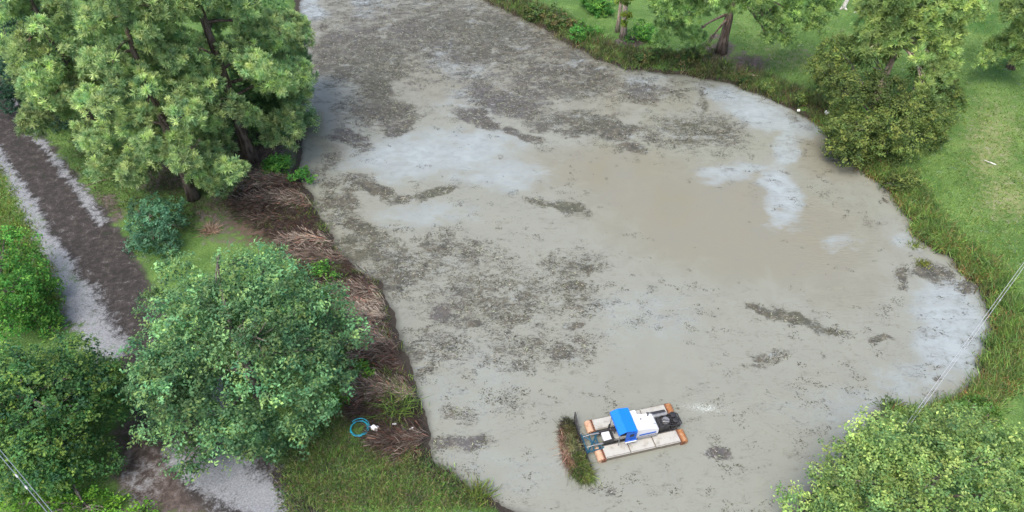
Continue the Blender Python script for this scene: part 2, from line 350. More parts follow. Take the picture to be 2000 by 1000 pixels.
foam = GM(ppx, ppy, [(1, 1375, 797, 62, 13, 4), (.6, 1430, 800, 40, 16), (.45, 1360, 862, 26, 8, 20), (.35, 1200, 800, 60, 8, -12), (.3, 1150, 940, 40, 14)])
rip = GM(ppx, ppy, [(1, 1640, 490, 90, 50), (.9, 1560, 400, 70, 60), (.8, 1690, 600, 140, 60), (.8, 1400, 800, 150, 40)])
purp = GM(ux, uy, [(1, 900, 868, 90, 35), (1, 1410, 893, 60, 30), (.8, 870, 615, 40, 40), (.8, 960, 195, 140, 60), (.7, 700, 270, 90, 40), (.6, 720, 60, 140, 60), (.7, 1170, 960, 80, 30), (.6, 1280, 175, 60, 40)])
green = GM(ux, uy, [(.8, 850, 378, 80, 20), (.8, 1090, 403, 90, 30), (.7, 760, 130, 80, 60), (.7, 850, 170, 60, 30), (.8, 1140, 210, 100, 40), (.5, 930, 60, 90, 40), (.8, 1350, 240, 60, 50), (.6, 700, 480, 90, 50), (.6, 1580, 630, 120, 30), (.5, 1100, 560, 150, 50)])
keep = WD < .9
ii = np.arange(WX.size).reshape(WX.shape)
Fw = np.stack([ii[:-1, :-1], ii[:-1, 1:], ii[1:, 1:], ii[1:, :-1]], -1).reshape(-1, 4)
Fw = Fw[keep.reshape(-1)[Fw].any(1)]
us = np.unique(Fw); mp = np.zeros(WX.size, int); mp[us] = np.arange(len(us))
def st(*a): return np.stack(a, -1).reshape(-1, 3)[us]
n = NT('muddy_pond_water')
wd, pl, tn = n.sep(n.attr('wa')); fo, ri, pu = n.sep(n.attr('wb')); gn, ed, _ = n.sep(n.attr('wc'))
soft = n.noise(.5, 6, .6, .6)
mats = n.noise(1.0, 10, .68, .9, n.mapv((1, 1.7, 1), .25))
fine = n.noise(4.2, 8, .7, 1.2, n.mapv((1, 1.9, 1), -.2))
spk = n.noise(9.0, 5, .65, .8, n.mapv((1, 1.8, 1), .5))
base = n.mix(n.step(n.m_('ADD', tn, n.m_('MULTIPLY', n.m_('SUBTRACT', soft, .5), .9)), .2, .8), (.197, .205, .170), (.178, .172, .130))
base = n.mix(n.step(n.m_('ADD', pl, n.m_('MULTIPLY', n.m_('SUBTRACT', mats, .5), 1.5)), .15, .95), base, n.mix(n.step(mats,.35,.65),(.262, .296, .298),(.215,.245,.243)))  # painted sky reflection: paler blue mixed into the base
base = n.mix(n.m_('MULTIPLY', n.step(soft, .35, .7), .3), base, (.165, .17, .15))
patch = n.noise(.42, 5, .6, .5); patch2 = n.noise(.55, 6, .62, 1.0, n.mapv((1, 1.5, 1), .6, None))
wd0 = wd; wd = n.m_('ADD', wd, n.m_('MULTIPLY', n.m_('SUBTRACT', patch, .5), n.step(wd, .5, .75, .3, 1.4)))
gate = n.step(wd0, .50, .72)
base = n.mix(n.m_('MULTIPLY', n.step(patch2, .47, .60), n.m_('MULTIPLY', gate, .45)), base, (.125, .118, .088))
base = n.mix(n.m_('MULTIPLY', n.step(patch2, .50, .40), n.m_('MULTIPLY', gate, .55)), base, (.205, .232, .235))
# drowned mats (soft), then floating weed (sharp)
wcol = n.mix(n.step(n.noise(1.6, 5), .35, .65), (.036, .035, .030), (.080, .072, .052))
wcol = n.mix(n.m_('MULTIPLY', gn, .7), wcol, (.050, .055, .028)); wcol = n.mix(n.m_('MULTIPLY', pu, .75), wcol, (.068, .062, .068))
mm = n.m_('ADD', n.m_('MULTIPLY', mats, .48), n.m_('MULTIPLY', fine, .52))
lo = n.m_('SUBTRACT', .685, n.m_('MULTIPLY', wd, .30))
drown = n.step(mm, n.m_('SUBTRACT', lo, .09), n.m_('ADD', lo, .03))
base = n.mix(n.m_('MULTIPLY', drown, .38), base, n.mix(n.step(fine,.4,.6), (.095, .09, .072),(.13,.12,.092)))
sharp = n.step(n.m_('ADD', n.m_('MULTIPLY', mm, .7), n.m_('MULTIPLY', spk, .3)), n.m_('SUBTRACT', lo, .01), n.m_('ADD', lo, .025))
flt = n.m_('MULTIPLY', sharp, .85)
col = n.mix(flt, base, wcol)
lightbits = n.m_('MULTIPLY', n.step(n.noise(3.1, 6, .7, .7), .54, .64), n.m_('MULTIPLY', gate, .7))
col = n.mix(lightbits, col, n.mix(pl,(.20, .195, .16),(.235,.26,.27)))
fm = n.m_('MULTIPLY', n.step(n.noise(10, 6, .75, 1.5, n.mapv((1, 1.6, 1), -.3)), n.m_('SUBTRACT', .69, n.m_('MULTIPLY', fo, .20)), n.m_('SUBTRACT', .74, n.m_('MULTIPLY', fo, .20))), n.m_('MULTIPLY', fo, .8))
col = n.mix(fm, col, (.48, .52, .49))
col = n.mix(n.m_('MULTIPLY', ed, .75), col, (.055, .05, .04))
rp = n.noise(2.6, 3, .5, .4, n.mapv((.6, 2.2, 1), -.1))
n.bump(n.m_('ADD', n.m_('MULTIPLY', rp, n.m_('ADD', .12, n.m_('MULTIPLY', ri, 1.6))), n.m_('MULTIPLY', sharp, .5)), .5, .05)
WATER = n.out(col, n.m_('ADD', .12, n.m_('MULTIPLY', flt, .55)), .5)
n.p.inputs['IOR'].default_value = 1.33
edge = sst(-.55, .05, WD)
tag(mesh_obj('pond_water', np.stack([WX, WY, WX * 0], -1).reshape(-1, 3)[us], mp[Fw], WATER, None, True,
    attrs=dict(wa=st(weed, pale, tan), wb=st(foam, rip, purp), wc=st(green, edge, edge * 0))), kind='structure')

# ------------------------------------------------------------------ leaves, blades
def unit(v): return v / (np.linalg.norm(v, axis=-1, keepdims=True) + 1e-9)
def leaves(P, N, size, asp=.55, col=None, up=None, droop=.15):
    """diamond leaves: P centres, N normals -> V,F,C"""
    n_ = len(P); N = unit(N); r = unit(rng.normal(size=(n_, 3))) if up is None else up + rng.normal(0, .35, (n_, 3))
    a = unit(np.cross(N, r)) if up is None else unit(r - (r * N).sum(1, keepdims=True) * N)
    b = np.cross(N, a); s = np.broadcast_to(size, (n_,))[:, None]
    V = np.stack([P - a * s * .5, P + b * s * asp * .5 + N * s * .06, P + a * s * .5 - N * s * droop, P - b * s * asp * .5 + N * s * .06], 1).reshape(-1, 3)
    F = np.arange(n_ * 4).reshape(-1, 4); return V, F, np.repeat(col, 4, 0)
def blades(P, D, length, width, col, bend=.3):
    """grass blades / stems: base P, direction D, two segments"""
    n_ = len(P); D = unit(D); s = unit(np.cross(D, rng.normal(size=(n_, 3)))); L = np.broadcast_to(length, (n_,))[:, None]; W = np.broadcast_to(width, (n_,))[:, None]
    bd = rng.normal(0, 1, (n_, 3)); bd[:, 2] = -abs(bd[:, 2]); bd *= bend
    M = P + D * L * .5; T = P + (D + bd * .5) * L
    V = np.stack([P - s * W * .5, P + s * W * .5, M + s * W * .45, M - s * W * .45, T + s * W * .12, T - s * W * .12], 1).reshape(-1, 3)
    i = np.arange(n_)[:, None] * 6
    F = np.concatenate([i + [0, 1, 2, 3], i + [3, 2, 4, 5]]); return V, F, np.repeat(col, 6, 0)
def join(parts):
    V = []; F = []; C = []; o = 0
    for v, f, c in parts: V.append(v); F.append(f + o); C.append(c); o += len(v)
    return np.concatenate(V), np.concatenate(F), np.concatenate(C)
def tints(n_, pal, jit=.18):
    pal = np.array(pal) * FOL; k = rng.integers(0, len(pal), n_); k2 = rng.integers(0, len(pal), n_); t = rng.random((n_, 1))
    return np.clip((pal[k] * t + pal[k2] * (1 - t)) * (1 + rng.normal(0, jit, (n_, 1))), .003, 1)
FOL = 1.45
def sph(n_): return unit(rng.normal(size=(n_, 3)))

def limbs(base, lobes, mat, r0, parent, rise=-.35, top=None):
    mb = MB(); bx, by, bz = base
    zt = top if top else max(l[2] for l in lobes) * .8; m = 9; k = np.linspace(0, 1, m)
    off = np.cumsum(rng.normal(0, .06, (m, 2)), 0) * (zt / 10); off -= off[0]
    pts = np.stack([bx + off[:, 0], by + off[:, 1], bz - .15 + (zt - bz) * k], 1)
    rad = r0 * (1 - .72 * k); rad[0] *= 1.4
    mb.tube(pts, rad, 10, wob=.08)
    for l in lobes:
        tgt = np.array(l[:3]); hz = np.clip(tgt[2] + rise * np.hypot(tgt[0] - bx, tgt[1] - by), bz + (zt - bz) * .25, zt * .97)
        f = (hz - pts[0, 2]) / (pts[-1, 2] - pts[0, 2]); q = np.array([np.interp(f, k, pts[:, i]) for i in range(3)])
        t = np.linspace(0, 1, 6)[:, None]; mid = (q + tgt) / 2 + rng.normal(0, .15, 3) + np.array([0, 0, .1 * np.linalg.norm(tgt - q)])
        p = (1 - t) ** 2 * q + 2 * t * (1 - t) * mid + t * t * tgt
        rr = max(.05, r0 * .32); mb.tube(p, np.linspace(rr, .03, 6), 6)
        for _ in range(3):
            a = p[3] + rng.normal(0, .1, 3); e = tgt + sph(1)[0] * l[3] * .8; mb.tube([a, (a + e) / 2 + rng.normal(0, .1, 3), e], [rr * .4, rr * .25, .015], 5)
    return mb.build('trunk', mat, parent, True)

def lobe_leaves(lobes, size, dens, pal, jit=.2, lobejit=.18, kind='broad', sprig=.32):
    parts = []
    for (x, y, z, r) in lobes:
        c = np.array([x, y, z]); nc = max(8, int(dens * 5.5 * r * r))     # sprigs on this lobe
        d = sph(nc); d[:, 2] = d[:, 2] * .8 + .25; d = unit(d)
        R = r * (1 + .32 * (vn(d[:, 0] * 2.3 + x, d[:, 1] * 2.3 + y + d[:, 2] * 1.7, 77) - .5) * 2) * rng.uniform(.55, 1.06, nc) ** .6
        sp = c + d * R[:, None] * np.array([1, 1, .85])
        lt = np.clip(rng.normal(1, lobejit), .6, 1.5)
        st_ = np.clip(rng.normal(1, jit, (nc, 1)), .5, 1.7); tc = tints(nc, pal, .05) * lt * st_
        if kind == 'broad':
            m = 11; P = np.repeat(sp, m, 0) + rng.normal(0, sprig * .42, (nc * m, 3)) * np.array([1, 1, .7])
            N = np.repeat(d, m, 0) * .7 + np.array([0, 0, .6]) + rng.normal(0, .5, (nc * m, 3))
            C = np.repeat(tc, m, 0) * np.clip(rng.normal(1, .13, (nc * m, 1)), .6, 1.5)
            parts.append(leaves(P, N, size * rng.uniform(.7, 1.3, nc * m), .6, C))
        else:               # pine: round tufts of needles on the outer twigs
            m = 26; q = sph(nc * m); q = unit(q + np.repeat(d, m, 0) * .55 + np.array([0, 0, .25]))
            P = np.repeat(sp, m, 0) + q * size * .12
            C = np.repeat(tc, m, 0) * np.clip(rng.normal(1, .10, (nc * m, 1)), .6, 1.5)
            L = size * rng.uniform(.75, 1.2, nc * m)
            s = unit(np.cross(q, np.repeat(d, m, 0) + np.array([0, 0, .5]) + rng.normal(0, .35, q.shape))); W = size * .085
            V = np.stack([P - s * W, P + s * W, P + q * L[:, None] + s * W * .6, P + q * L[:, None] - s * W * .6], 1).reshape(-1, 3)
            parts.append((V, np.arange(nc * m * 4).reshape(-1, 4), np.repeat(C, 4, 0)))
    return join(parts)

def dome(c, a, b, h, n_, r0, low=-.25, jit=.24):
    """lobes filling the outside of an ellipsoid crown"""
    L = []; g = math.pi * (3 - 5 ** .5)
    for i in range(n_):
        z = 1 - (1 - low) * (i + .5) / n_; rr = math.sqrt(max(0, 1 - z * z)); t = g * i + rng.uniform(-.3, .3)
        k = rng.uniform(1 - jit, 1 + jit * .6); r = r0 * rng.uniform(.72, 1.25)
        sx = a - r * .8; sy = b - r * .8; sz = h - r * .7
        L.append((c[0] + sx * rr * math.cos(t) * k, c[1] + sy * rr * math.sin(t) * k, c[2] + sz * z * k, r))
    for i in range(n_ // 2):            # shoots standing out of the outline
        z = rng.uniform(low, .95); rr = math.sqrt(1 - z * z); t = rng.uniform(0, 2 * math.pi); k = rng.uniform(.93, 1.08); r = r0 * rng.uniform(.28, .5)
        L.append((c[0] + a * rr * math.cos(t) * k, c[1] + b * rr * math.sin(t) * k, c[2] + h * z * k, r))
    return L
def pxl(L):
    """lobes given as (px, py, height, radius in px)"""
    o = []
    for px, py, z, r in L:
        p = at(px, py, z); o.append((p[0], p[1], p[2], r * depth(p) / FPX))
    return o
def tree(name, label, cat, base_px, lobes, pal, bark, r0=.25, size=.2, dens=6, kind='broad', group=None, lobejit=.16, top=None, sprig=.32, jit=.2, base=None, crown='crown'):
    b = at(*base_px) if base is None else np.array([*base, 0.]); b[2] = zat(b[0], b[1])
    root = empty(name, tuple(b)); tag(root, label, cat, group)
    if cat == 'tree' and kind == 'pine' and b[0] < 0:      # the boughs end at the bank, not over open water
        L2 = []
        for l in lobes:
            x, y = pix(l[0], l[1], l[2]); D_ = depth(l[:3]); ov = float(x) + l[3] * FPX / D_ * .95 - 606
            L2.append((l[0] - max(0, ov) * D_ / FPX, *l[1:]))
        lobes = L2
    rel = [(l[0] - b[0], l[1] - b[1], l[2] - b[2], l[3]) for l in lobes]
    pick = [rel[i] for i in np.linspace(0, len(rel) - 1, min(len(rel), 16)).astype(int)]
    limbs((0, 0, 0), pick, bark, r0, root, .22 if kind == 'pine' else -.35, top)
    V, F, C = lobe_leaves(rel, size, dens, pal, jit, lobejit, kind, sprig)
    mesh_obj(crown, V, F, LEAF, root, False, C)
    return root
def under(px, py, z): p = at(px, py, z); return (p[0], p[1])

PINE = [(.20, .30, .13), (.28, .37, .155), (.14, .24, .12), (.33, .40, .18)]
PINE_Y = [(.20, .285, .10), (.27, .34, .12), (.15, .235, .09)]
BROAD = [(.055, .135, .065), (.085, .185, .09), (.12, .225, .105), (.16, .24, .09)]
BLUISH = [(.065, .16, .095), (.095, .205, .125), (.05, .12, .07)]
VIVID = [(.045, .15, .03), (.07, .21, .045), (.12, .25, .045)]
OLIVE = [(.078, .125, .037), (.12, .17, .05), (.055, .09, .03), (.17, .20, .058)]
DARKG = [(.025, .06, .03), (.035, .08, .035)]

# --- pines upper left
def clear_view(L, base, p0, p1, wpx):
    """a bare side of the crown: no boughs in front of the lower trunk"""
    o = []
    for l in L:
        x, y = pix(np.array(l[0]), np.array(l[1]), np.array(l[2])); f = (y - p0[1]) / (p1[1] - p0[1]); xl = p0[0] + f * (p1[0] - p0[0])
        if 0 < f < 1 and abs(x - xl) < wpx + l[3] * FPX / depth(l[:3]) * .8 and l[1] < base[1] + .2: continue
        o.append(l)
    return o
def ring_pine(base, z0, z1, rmax, n_, r0, seed_shift=0, prof=.6):
    L = []; g = 2.39996
    for i in range(n_):
        t = (i + .5) / n_; z = z0 + (z1 - z0) * t; R = rmax * (1 - t) ** prof * rng.uniform(.7, 1.08); r = r0 * (1.1 - .5 * t) * rng.uniform(.75, 1.25)
        for q in (1.0, .55):
            if q < 1 and R < 2: continue
            a = g * i + seed_shift + rng.uniform(-.2, .2); L.append((base[0] + R * q * math.cos(a), base[1] + R * q * math.sin(a), z + (1 - q) * 1.0 + rng.uniform(-.3, .3), r * (1 if q == 1 else .85)))
    return L
b1 = at(497, 325)[:2]
tree('pine_tree', 'tall yellow-green pine with a dark bare trunk leaning over the left bank of the pond', 'tree', None,
     clear_view(ring_pine(b1, 6.5, 21, 5.4, 40, 1.05, .4), b1, (492, 310), (395, 20), 7) + pxl([(420, 300, 3.5, 34), (400, 340, 3, 30), (430, 360, 2.6, 26), (555, 250, 3.5, 40), (560, 150, 5, 50), (525, 80, 7, 38), (395, 230, 6, 34), (370, 160, 8, 34), (300, 270, 5, 40), (575, 190, 4, 30), (570, 60, 8, 40)]),
     PINE, BARK, .42, .30, 15, 'pine', base=b1, top=20)
b2 = under(300, 190, 9)
tree('pine_tree', 'broad pine with drooping pale tufts between the dirt road and the trunked pine', 'tree', None,
     ring_pine(b2, 4, 18, 5.6, 40, 1.0, 1.1) + pxl([(210, 300, 3, 34), (270, 330, 3, 32), (180, 265, 5, 32), (330, 240, 5, 40), (250, 240, 6, 40)]), PINE, BARK, .36, .30, 15, 'pine', base=b2, top=16)
b3 = under(120, 110, 8)
tree('pine_tree', 'leftmost pine with tiers of foliage hanging over the dark top of the dirt road', 'tree', None,
     ring_pine(b3, 4.5, 16, 4.4, 30, .95, 2.0) + pxl([(90, 190, 5, 34), (60, 130, 6, 30), (130, 200, 4.6, 30), (60, 180, 5, 22), (150, 150, 6, 36)]), PINE, BARK, .3, .30, 15, 'pine', base=b3, top=14)
tree('pine_tree', 'dark green pine standing behind the one with the bare dark trunk', 'tree', None,
     pxl([(500, 210, 2.5, 44), (540, 210, 2.5, 40), (470, 180, 4, 44), (560, 170, 3, 36), (520, 150, 5, 44), (580, 120, 3, 30), (480, 110, 7, 44), (550, 90, 6, 44), (530, 40, 8, 44), (430, 250, 2, 36), (520, 250, 1.5, 34), (590, 60, 6, 26), (450, 210, 2.4, 36), (420, 190, 4, 36)]), [(.11, .21, .08), (.16, .26, .10), (.09, .17, .08)], BARK, .3, .30, 14, 'pine', base=at(535, 262)[:2], top=10)
# --- dark tree in the corner
tree('broadleaf_tree', 'dark blue-green tree at the top left corner', 'tree', None,
     pxl([(10, 60, 5, 50), (30, 130, 4, 40), (0, 170, 4, 40), (55, 40, 6, 40), (30, 200, 2.5, 34), (70, 225, 2, 26), (-40, 110, 5, 60), (120, 240, 1.2, 22), (45, 90, 5, 30)]), [(.03, .07, .045), (.045, .10, .065)], BARKG, .25, .24, 6, base=under(15, 120, 4))
tree('broadleaf_bush', 'small rounded bluish-green bush beside the dark lane', 'bush', None,
     pxl([(305, 420, 2.4, 34), (275, 440, 1.8, 30), (335, 440, 1.9, 30), (300, 470, 1.6, 32), (270, 410, 2.2, 22), (335, 405, 2.2, 24), (330, 480, 1.2, 26), (270, 475, 1.0, 26), (300, 400, 2.8, 22)]), BLUISH, BARKG, .09, .15, 13, base=under(303, 450, 1.2), sprig=.24)
# --- big broadleaf in the middle
cD = at(478, 698, 4.2); aD = 214 * depth(cD) / FPX
tree('broadleaf_tree', 'largest round green tree growing between the gravel road and the brown reed bank', 'tree', None,
     dome(cD, aD, aD * 1.05, 4.3, 50, 1.35, -.35) + pxl([(340, 520, 5, 36), (520, 500, 5.5, 36), (640, 720, 3, 42), (300, 830, 2.5, 40), (300, 590, 3.5, 34), (600, 820, 2, 42), (380, 880, 1.8, 36), (530, 870, 1.8, 38)]), BROAD, BARKG, .34, .18, 7.5, base=(cD[0], cD[1]), sprig=.36, lobejit=.3, jit=.3)
# --- left edge trees
tree('broadleaf_tree', 'vivid green leafy tree cut by the left edge above the gravel strip', 'tree', None,
     pxl([(20, 540, 3.5, 46), (40, 600, 3, 44), (0, 490, 4, 36), (-30, 580, 4, 60), (85, 610, 2, 34), (90, 560, 2, 24), (60, 530, 3, 34), (100, 640, 1.4, 26), (30, 570, 4, 44), (40, 470, 3.5, 28), (70, 620, 2, 30), (20, 640, 2.4, 36), (60, 500, 3, 20), (75, 560, 2.4, 26), (10, 455, 4, 18)]), VIVID, BARKG, .2, .17, 9, base=under(0, 580, 2.5))
cF = at(80, 820, 3.8); aF_ = 150 * depth(cF) / FPX
tree('broadleaf_tree', 'wide green tree with yellow-tipped shoots at the lower left under the cables', 'tree', None,
     dome(cF, aF_, aF_, 3.8, 42, 1.15, -.4) + pxl([(190, 730, 3.5, 40), (225, 800, 2.5, 34), (150, 690, 4, 38), (210, 900, 2, 36), (30, 690, 5, 34)]), [(.05, .13, .045), (.07, .165, .05), (.14, .21, .05), (.04, .10, .05)], BARKG, .3, .17, 9, base=(cF[0], cF[1]))
tree('vine_bush', 'bright yellow-green low bush at the bottom edge beside the gravel', 'bush', None,
     pxl([(180, 985, 1.5, 34), (240, 1000, 1.2, 34), (140, 950, 2, 26), (130, 915, 2.5, 22), (100, 1000, 1.8, 40), (290, 1015, .8, 30), (30, 985, 2, 40), (200, 1020, 1, 40)]), [(.07, .18, .025), (.12, .24, .03)], BARKG, .08, .16, 10, base=under(180, 1000, .6))
# --- bottom right tree
cH = at(1835, 968, 3.6); aH = 212 * depth(cH) / FPX
tree('broadleaf_tree', 'spreading light green tree in the bottom right corner covering the near shore', 'tree', None,
     dome(cH, aH, aH * .8, 3.6, 52, 1.1, -.25) + pxl([(1560, 985, 2, 34), (1620, 930, 2.5, 36), (1700, 860, 3, 38), (1860, 830, 3.5, 36), (1940, 850, 4, 40), (1980, 900, 4, 40), (1540, 970, 1.6, 24), (1760, 850, 3.2, 32)]), [(.13, .22, .075), (.19, .28, .09), (.26, .33, .11), (.09, .17, .07)], BARKG, .28, .15, 10.5, base=(cH[0], cH[1] + .5), lobejit=.18)
# --- round tree on the right bank
tree('broadleaf_tree', 'dense rounded olive-green tree overhanging the right shore of the pond', 'tree', None,
     pxl([(p[0] - 20, p[1] - 10, p[2], p[3]) for p in [(1660, 115, 4.6, 42), (1725, 105, 5.2, 44), (1630, 150, 3.6, 38), (1645, 170, 4, 34), (1680, 190, 4.6, 46), (1745, 195, 5, 46), (1672, 250, 2.6, 40), (1690, 265, 3, 44), (1760, 245, 4, 48), (1815, 225, 4, 42),
          (1680, 305, 1.6, 38), (1662, 298, 1.4, 28), (1735, 290, 2.2, 36), (1790, 285, 2.4, 40), (1850, 245, 2.8, 34), (1862, 185, 3.6, 32), (1840, 280, 1.6, 28), (1885, 215, 2.4, 22), (1760, 318, 1, 24), (1830, 160, 4.4, 34)]]), OLIVE, BARKG, .3, .19, 14, base=at(1720, 290)[:2], lobejit=.2)
# --- right far pines
b5 = at(1702, 218)[:2]
tree('pine_tree', 'yellow-green pine with a pale trunk rising behind the round olive tree', 'tree', None,
     pxl([(1720, 20, 9, 36), (1760, 40, 8.5, 38), (1810, 20, 9.5, 40), (1700, 60, 7.5, 30), (1740, 80, 7, 30), (1800, 60, 8, 32), (1860, 30, 9, 34), (1850, 70, 7.6, 30), (1845, 110, 6.4, 28), (1835, 150, 5.4, 26), (1820, 190, 4.6, 18), (1900, 20, 9, 24), (1690, 100, 6.4, 20), (1760, -20, 11, 44), (1830, -30, 11, 44), (1870, 5, 10, 36), (1840, 90, 7, 26), (1700, 0, 9, 26), (1720, 85, 6.4, 20), (1780, 5, 9, 34), (1740, 50, 8, 34), (1828, 140, 6, 22), (1806, 165, 5.4, 16), (1800, 110, 7, 16), (1850, 130, 6, 20)]), PINE_Y, BARKP, .34, .33, 11, 'pine', base=b5, top=12)
b6 = at(1964, 152)[:2]
tree('pine_tree', 'yellow-green pine at the top right edge with a short dark trunk showing', 'tree', None,
     pxl([(1930, 110, 3.4, 20), (1945, 85, 4.4, 18), (1990, 110, 3.8, 22), (2000, 60, 6, 30), (1985, 20, 8, 26), (1915, 125, 3, 10), (2030, 20, 8, 40), (2020, 90, 5, 24), (1990, -30, 9, 34)]), PINE_Y, BARK, .36, .33, 11, 'pine', base=b6, top=8)
b7 = at(1405, 112)[:2]
tree('pine_tree', 'thick-trunked pine on the far bank with long low green boughs to both sides', 'tree', None,
     pxl([(1390, 0, 8, 34), (1345, 15, 7, 34), (1310, 45, 5, 28), (1350, 70, 3.4, 24), (1300, 10, 7, 30), (1440, 5, 7.4, 26), (1480, -5, 8, 32), (1500, 30, 6.5, 26), (1530, 50, 5.6, 26), (1560, 20, 6.5, 32), (1600, 25, 6.2, 28), (1500, 70, 5, 16), (1540, 80, 4.5, 16), (1590, 55, 5.4, 18), (1400, -40, 11, 50), (1330, -30, 9, 44), (1560, -20, 8, 40), (1620, 0, 7, 22), (1290, 80, 3, 16), (1375, 95, 2.2, 10)]),
     [(.16, .27, .09), (.23, .33, .11), (.12, .21, .085)], BARK, .46, .33, 9, 'pine', base=b7, top=14)
for i, (bx_, by_, r_, lab) in enumerate([(1215, 84, .30, 'thicker of two slim trunks with yellow ivy on the far bank'), (1204, 72, .2, 'thinner left trunk of the slim pair on the far bank')]):
    bb_ = at(bx_, by_)[:2]
    tree('slim_tree', lab, 'tree', None, pxl([(1224 - i * 12, 2, 5.2, 8), (1228 - i * 12, -30, 8, 30), (1210, -50, 10, 30)] + ([(1223, 28, 3.6, 7), (1221, 45, 2.6, 5)] if i == 0 else [])), [(.22, .27, .04), (.13, .2, .04)], BARKP, r_, .3, 7, base=bb_, top=13)

# --- shrubs on banks
SHR = [(.06, .115, .03), (.09, .14, .04), (.13, .105, .05), (.045, .085, .03)]
shr = [((1050, 22, 24), SHR, 'dark reddish-green shrub nearest the top where the far bank starts'), ((1092, 42, 26), SHR, 'reddish-green shrub on the far bank left of the slim trunks'), ((1135, 60, 24), VIVID, 'green shrub just left of the slim pair of trunks'),
       ((1165, 15, 34), VIVID, 'deep green shrub behind the slim trunks at the top edge'), ((1255, 70, 30), VIVID, 'leafy green shrub right of the slim trunks'), ((1290, 105, 24), SHR, 'brownish shrub at the water edge below the far bank boughs'), ((1340, 108, 30), SHR, 'wide tufted shrub left of the thick pine trunk'), ((1250, 108, 16), SHR, 'small reddish shrub at the waterline near the slim trunks'),
       ((1500, 165, 14), OLIVE, 'low olive shrub on the shore right of the thick pine'), ((1455, 148, 12), SHR, 'small brown shrub on the shore below the thick pine'), ((1560, 190, 16), OLIVE, 'olive shrub beside the white floats'),
       ((545, 325, 34), VIVID, 'green leafy clump on the left bank at the foot of the dark trunk'), ((590, 335, 16), VIVID, 'small green clump touching the water by the left bank'), ((700, 730, 26), [(.06, .17, .03), (.1, .2, .03)], 'bright green sapling at the right edge of the largest tree'), ((1760, 350, 30), OLIVE, 'dark green bush below the round olive tree'),
       ((658, 775, 24), [(.06, .17, .03), (.11, .22, .03)], 'bright green bush above the coiled blue hose'), ((640, 560, 22), VIVID, 'green bush between the largest tree and the upper brown reeds'), ((620, 520, 16), VIVID, 'small green bush at the top right of the largest tree'), ((680, 690, 22), VIVID, 'green bush at the right side of the largest tree beside pale reeds'), ((1900, 800, 30), [(.06, .14, .03), (.09, .18, .04)], 'green bush above the corner tree on the near right shore'), ((590, 230, 28), PINE[:3], 'green bush leaning over the water at the pine edge')]
for (px, py, r), pal, lab in shr:
    q = at(px, py, .9); rm_ = r * depth(q) / FPX
    L = [(q[0] + rng.normal(0, .45) * rm_, q[1] + rng.normal(0, .4) * rm_, .5 + rng.uniform(.1, .9) * rm_ * .6, rm_ * rng.uniform(.4, .62)) for _ in range(8)]
    tree('shrub', lab, 'shrub', None, L, pal, BARKG, .05, .2, 8, base=(q[0], q[1]), top=.8, crown='foliage', sprig=.3)

# ------------------------------------------------------------------ grasses, reeds (nobody could count them)
KEEP = [(at(706, 851)[:2], .75), (at(735, 852)[:2], .5), (at(773, 846)[:2], .3), (at(806, 849)[:2], .3), (at(720, 862)[:2], .5), (at(1611, 232)[:2], .5), (at(1559, 218)[:2], .4), (at(1614, 240)[:2], .5)]
def open_spots(X):
    m = np.ones(len(X), bool)
    for c, r in KEEP: m &= np.hypot(X[:, 0] - c[0], X[:, 1] - c[1]) > r
    return m
def scatter_px(poly, n_):
    P = np.array(poly, float); lo = P.min(0); hi = P.max(0); o = []
    while sum(len(a) for a in o) < n_:
        a = rng.uniform(lo, hi, (n_ * 2, 2)); a = a[inside(a[:, 0], a[:, 1], P)]; o.append(a)
    a = np.concatenate(o)[:n_]; W = np.array([at(*p)[:2] for p in a]); k = open_spots(W); return a[k], W[k]
def shore_band(n_, i0, i1, d0, d1):
    """points on land beside outline vertices i0..i1, d0..d1 metres from water"""
    P = PW[i0:i1 + 1]; seg = np.linalg.norm(np.diff(P, axis=0), axis=1); cum = np.concatenate([[0], np.cumsum(seg)])
    s = rng.uniform(0, cum[-1], n_); X = np.stack([np.interp(s, cum, P[:, k]) for k in (0, 1)], 1)
    k = np.clip(np.searchsorted(cum, s) - 1, 0, len(seg) - 1); t = (P[k + 1] - P[k]) / seg[k][:, None]; nr = np.stack([t[:, 1], -t[:, 0]], 1)
    X = X + nr * rng.uniform(d0, d1, (n_, 1)); sd_ = shore(X[:, 0], X[:, 1]); bad = sd_ < 0
    X[bad] -= 2 * nr[bad] * ((X[bad] - X[bad])) ; return X[sd_ > -.15]
def tufts(name, X, nb, L, Wd, pal, label, cat, spread=.25, lean=(0, 0), upr=1.0, mat=LEAF, bend=.35, jit=.2, tj=.2):
    z = land_z(X[:, 0], X[:, 1]); B = np.repeat(np.stack([X[:, 0], X[:, 1], np.maximum(z, -.02) - .03], 1), nb, 0); n_ = len(B)
    B[:, :2] += rng.normal(0, spread, (n_, 2)); D = rng.normal(0, .45, (n_, 3)); D[:, 2] = upr; D[:, 0] += lean[0]; D[:, 1] += lean[1]
    c = np.repeat(tints(len(X), pal, tj), nb, 0) * np.clip(rng.normal(1, jit, (n_, 1)), .4, 1.8)
    V, F, C = blades(B, D, L * rng.uniform(.6, 1.3, n_), Wd, c, bend)
    return tag(mesh_obj(name, V, F, mat, None, False, C), label, cat, None, 'stuff')
ri = shore_band(5200, 36, 46, -1.9, .1); 
ri2 = shore_band(5200, 30, 46, -.1, 1.9)
def land_only(X, a=.05, b=3.0):
    d = shore(X[:, 0], X[:, 1]); return X[(d > a) & (d < b) & open_spots(X)]
Xr = land_only(np.concatenate([ri, ri2]), .05, 1.9)
near = rng.random(len(Xr)) < .5
tufts('tall_grass', Xr[near], 9, .75, .045, [(.11, .20, .05), (.16, .27, .07), (.17, .19, .08), (.09, .17, .045)], 'tall green and orange-brown grass fringing the right shore', 'grass')
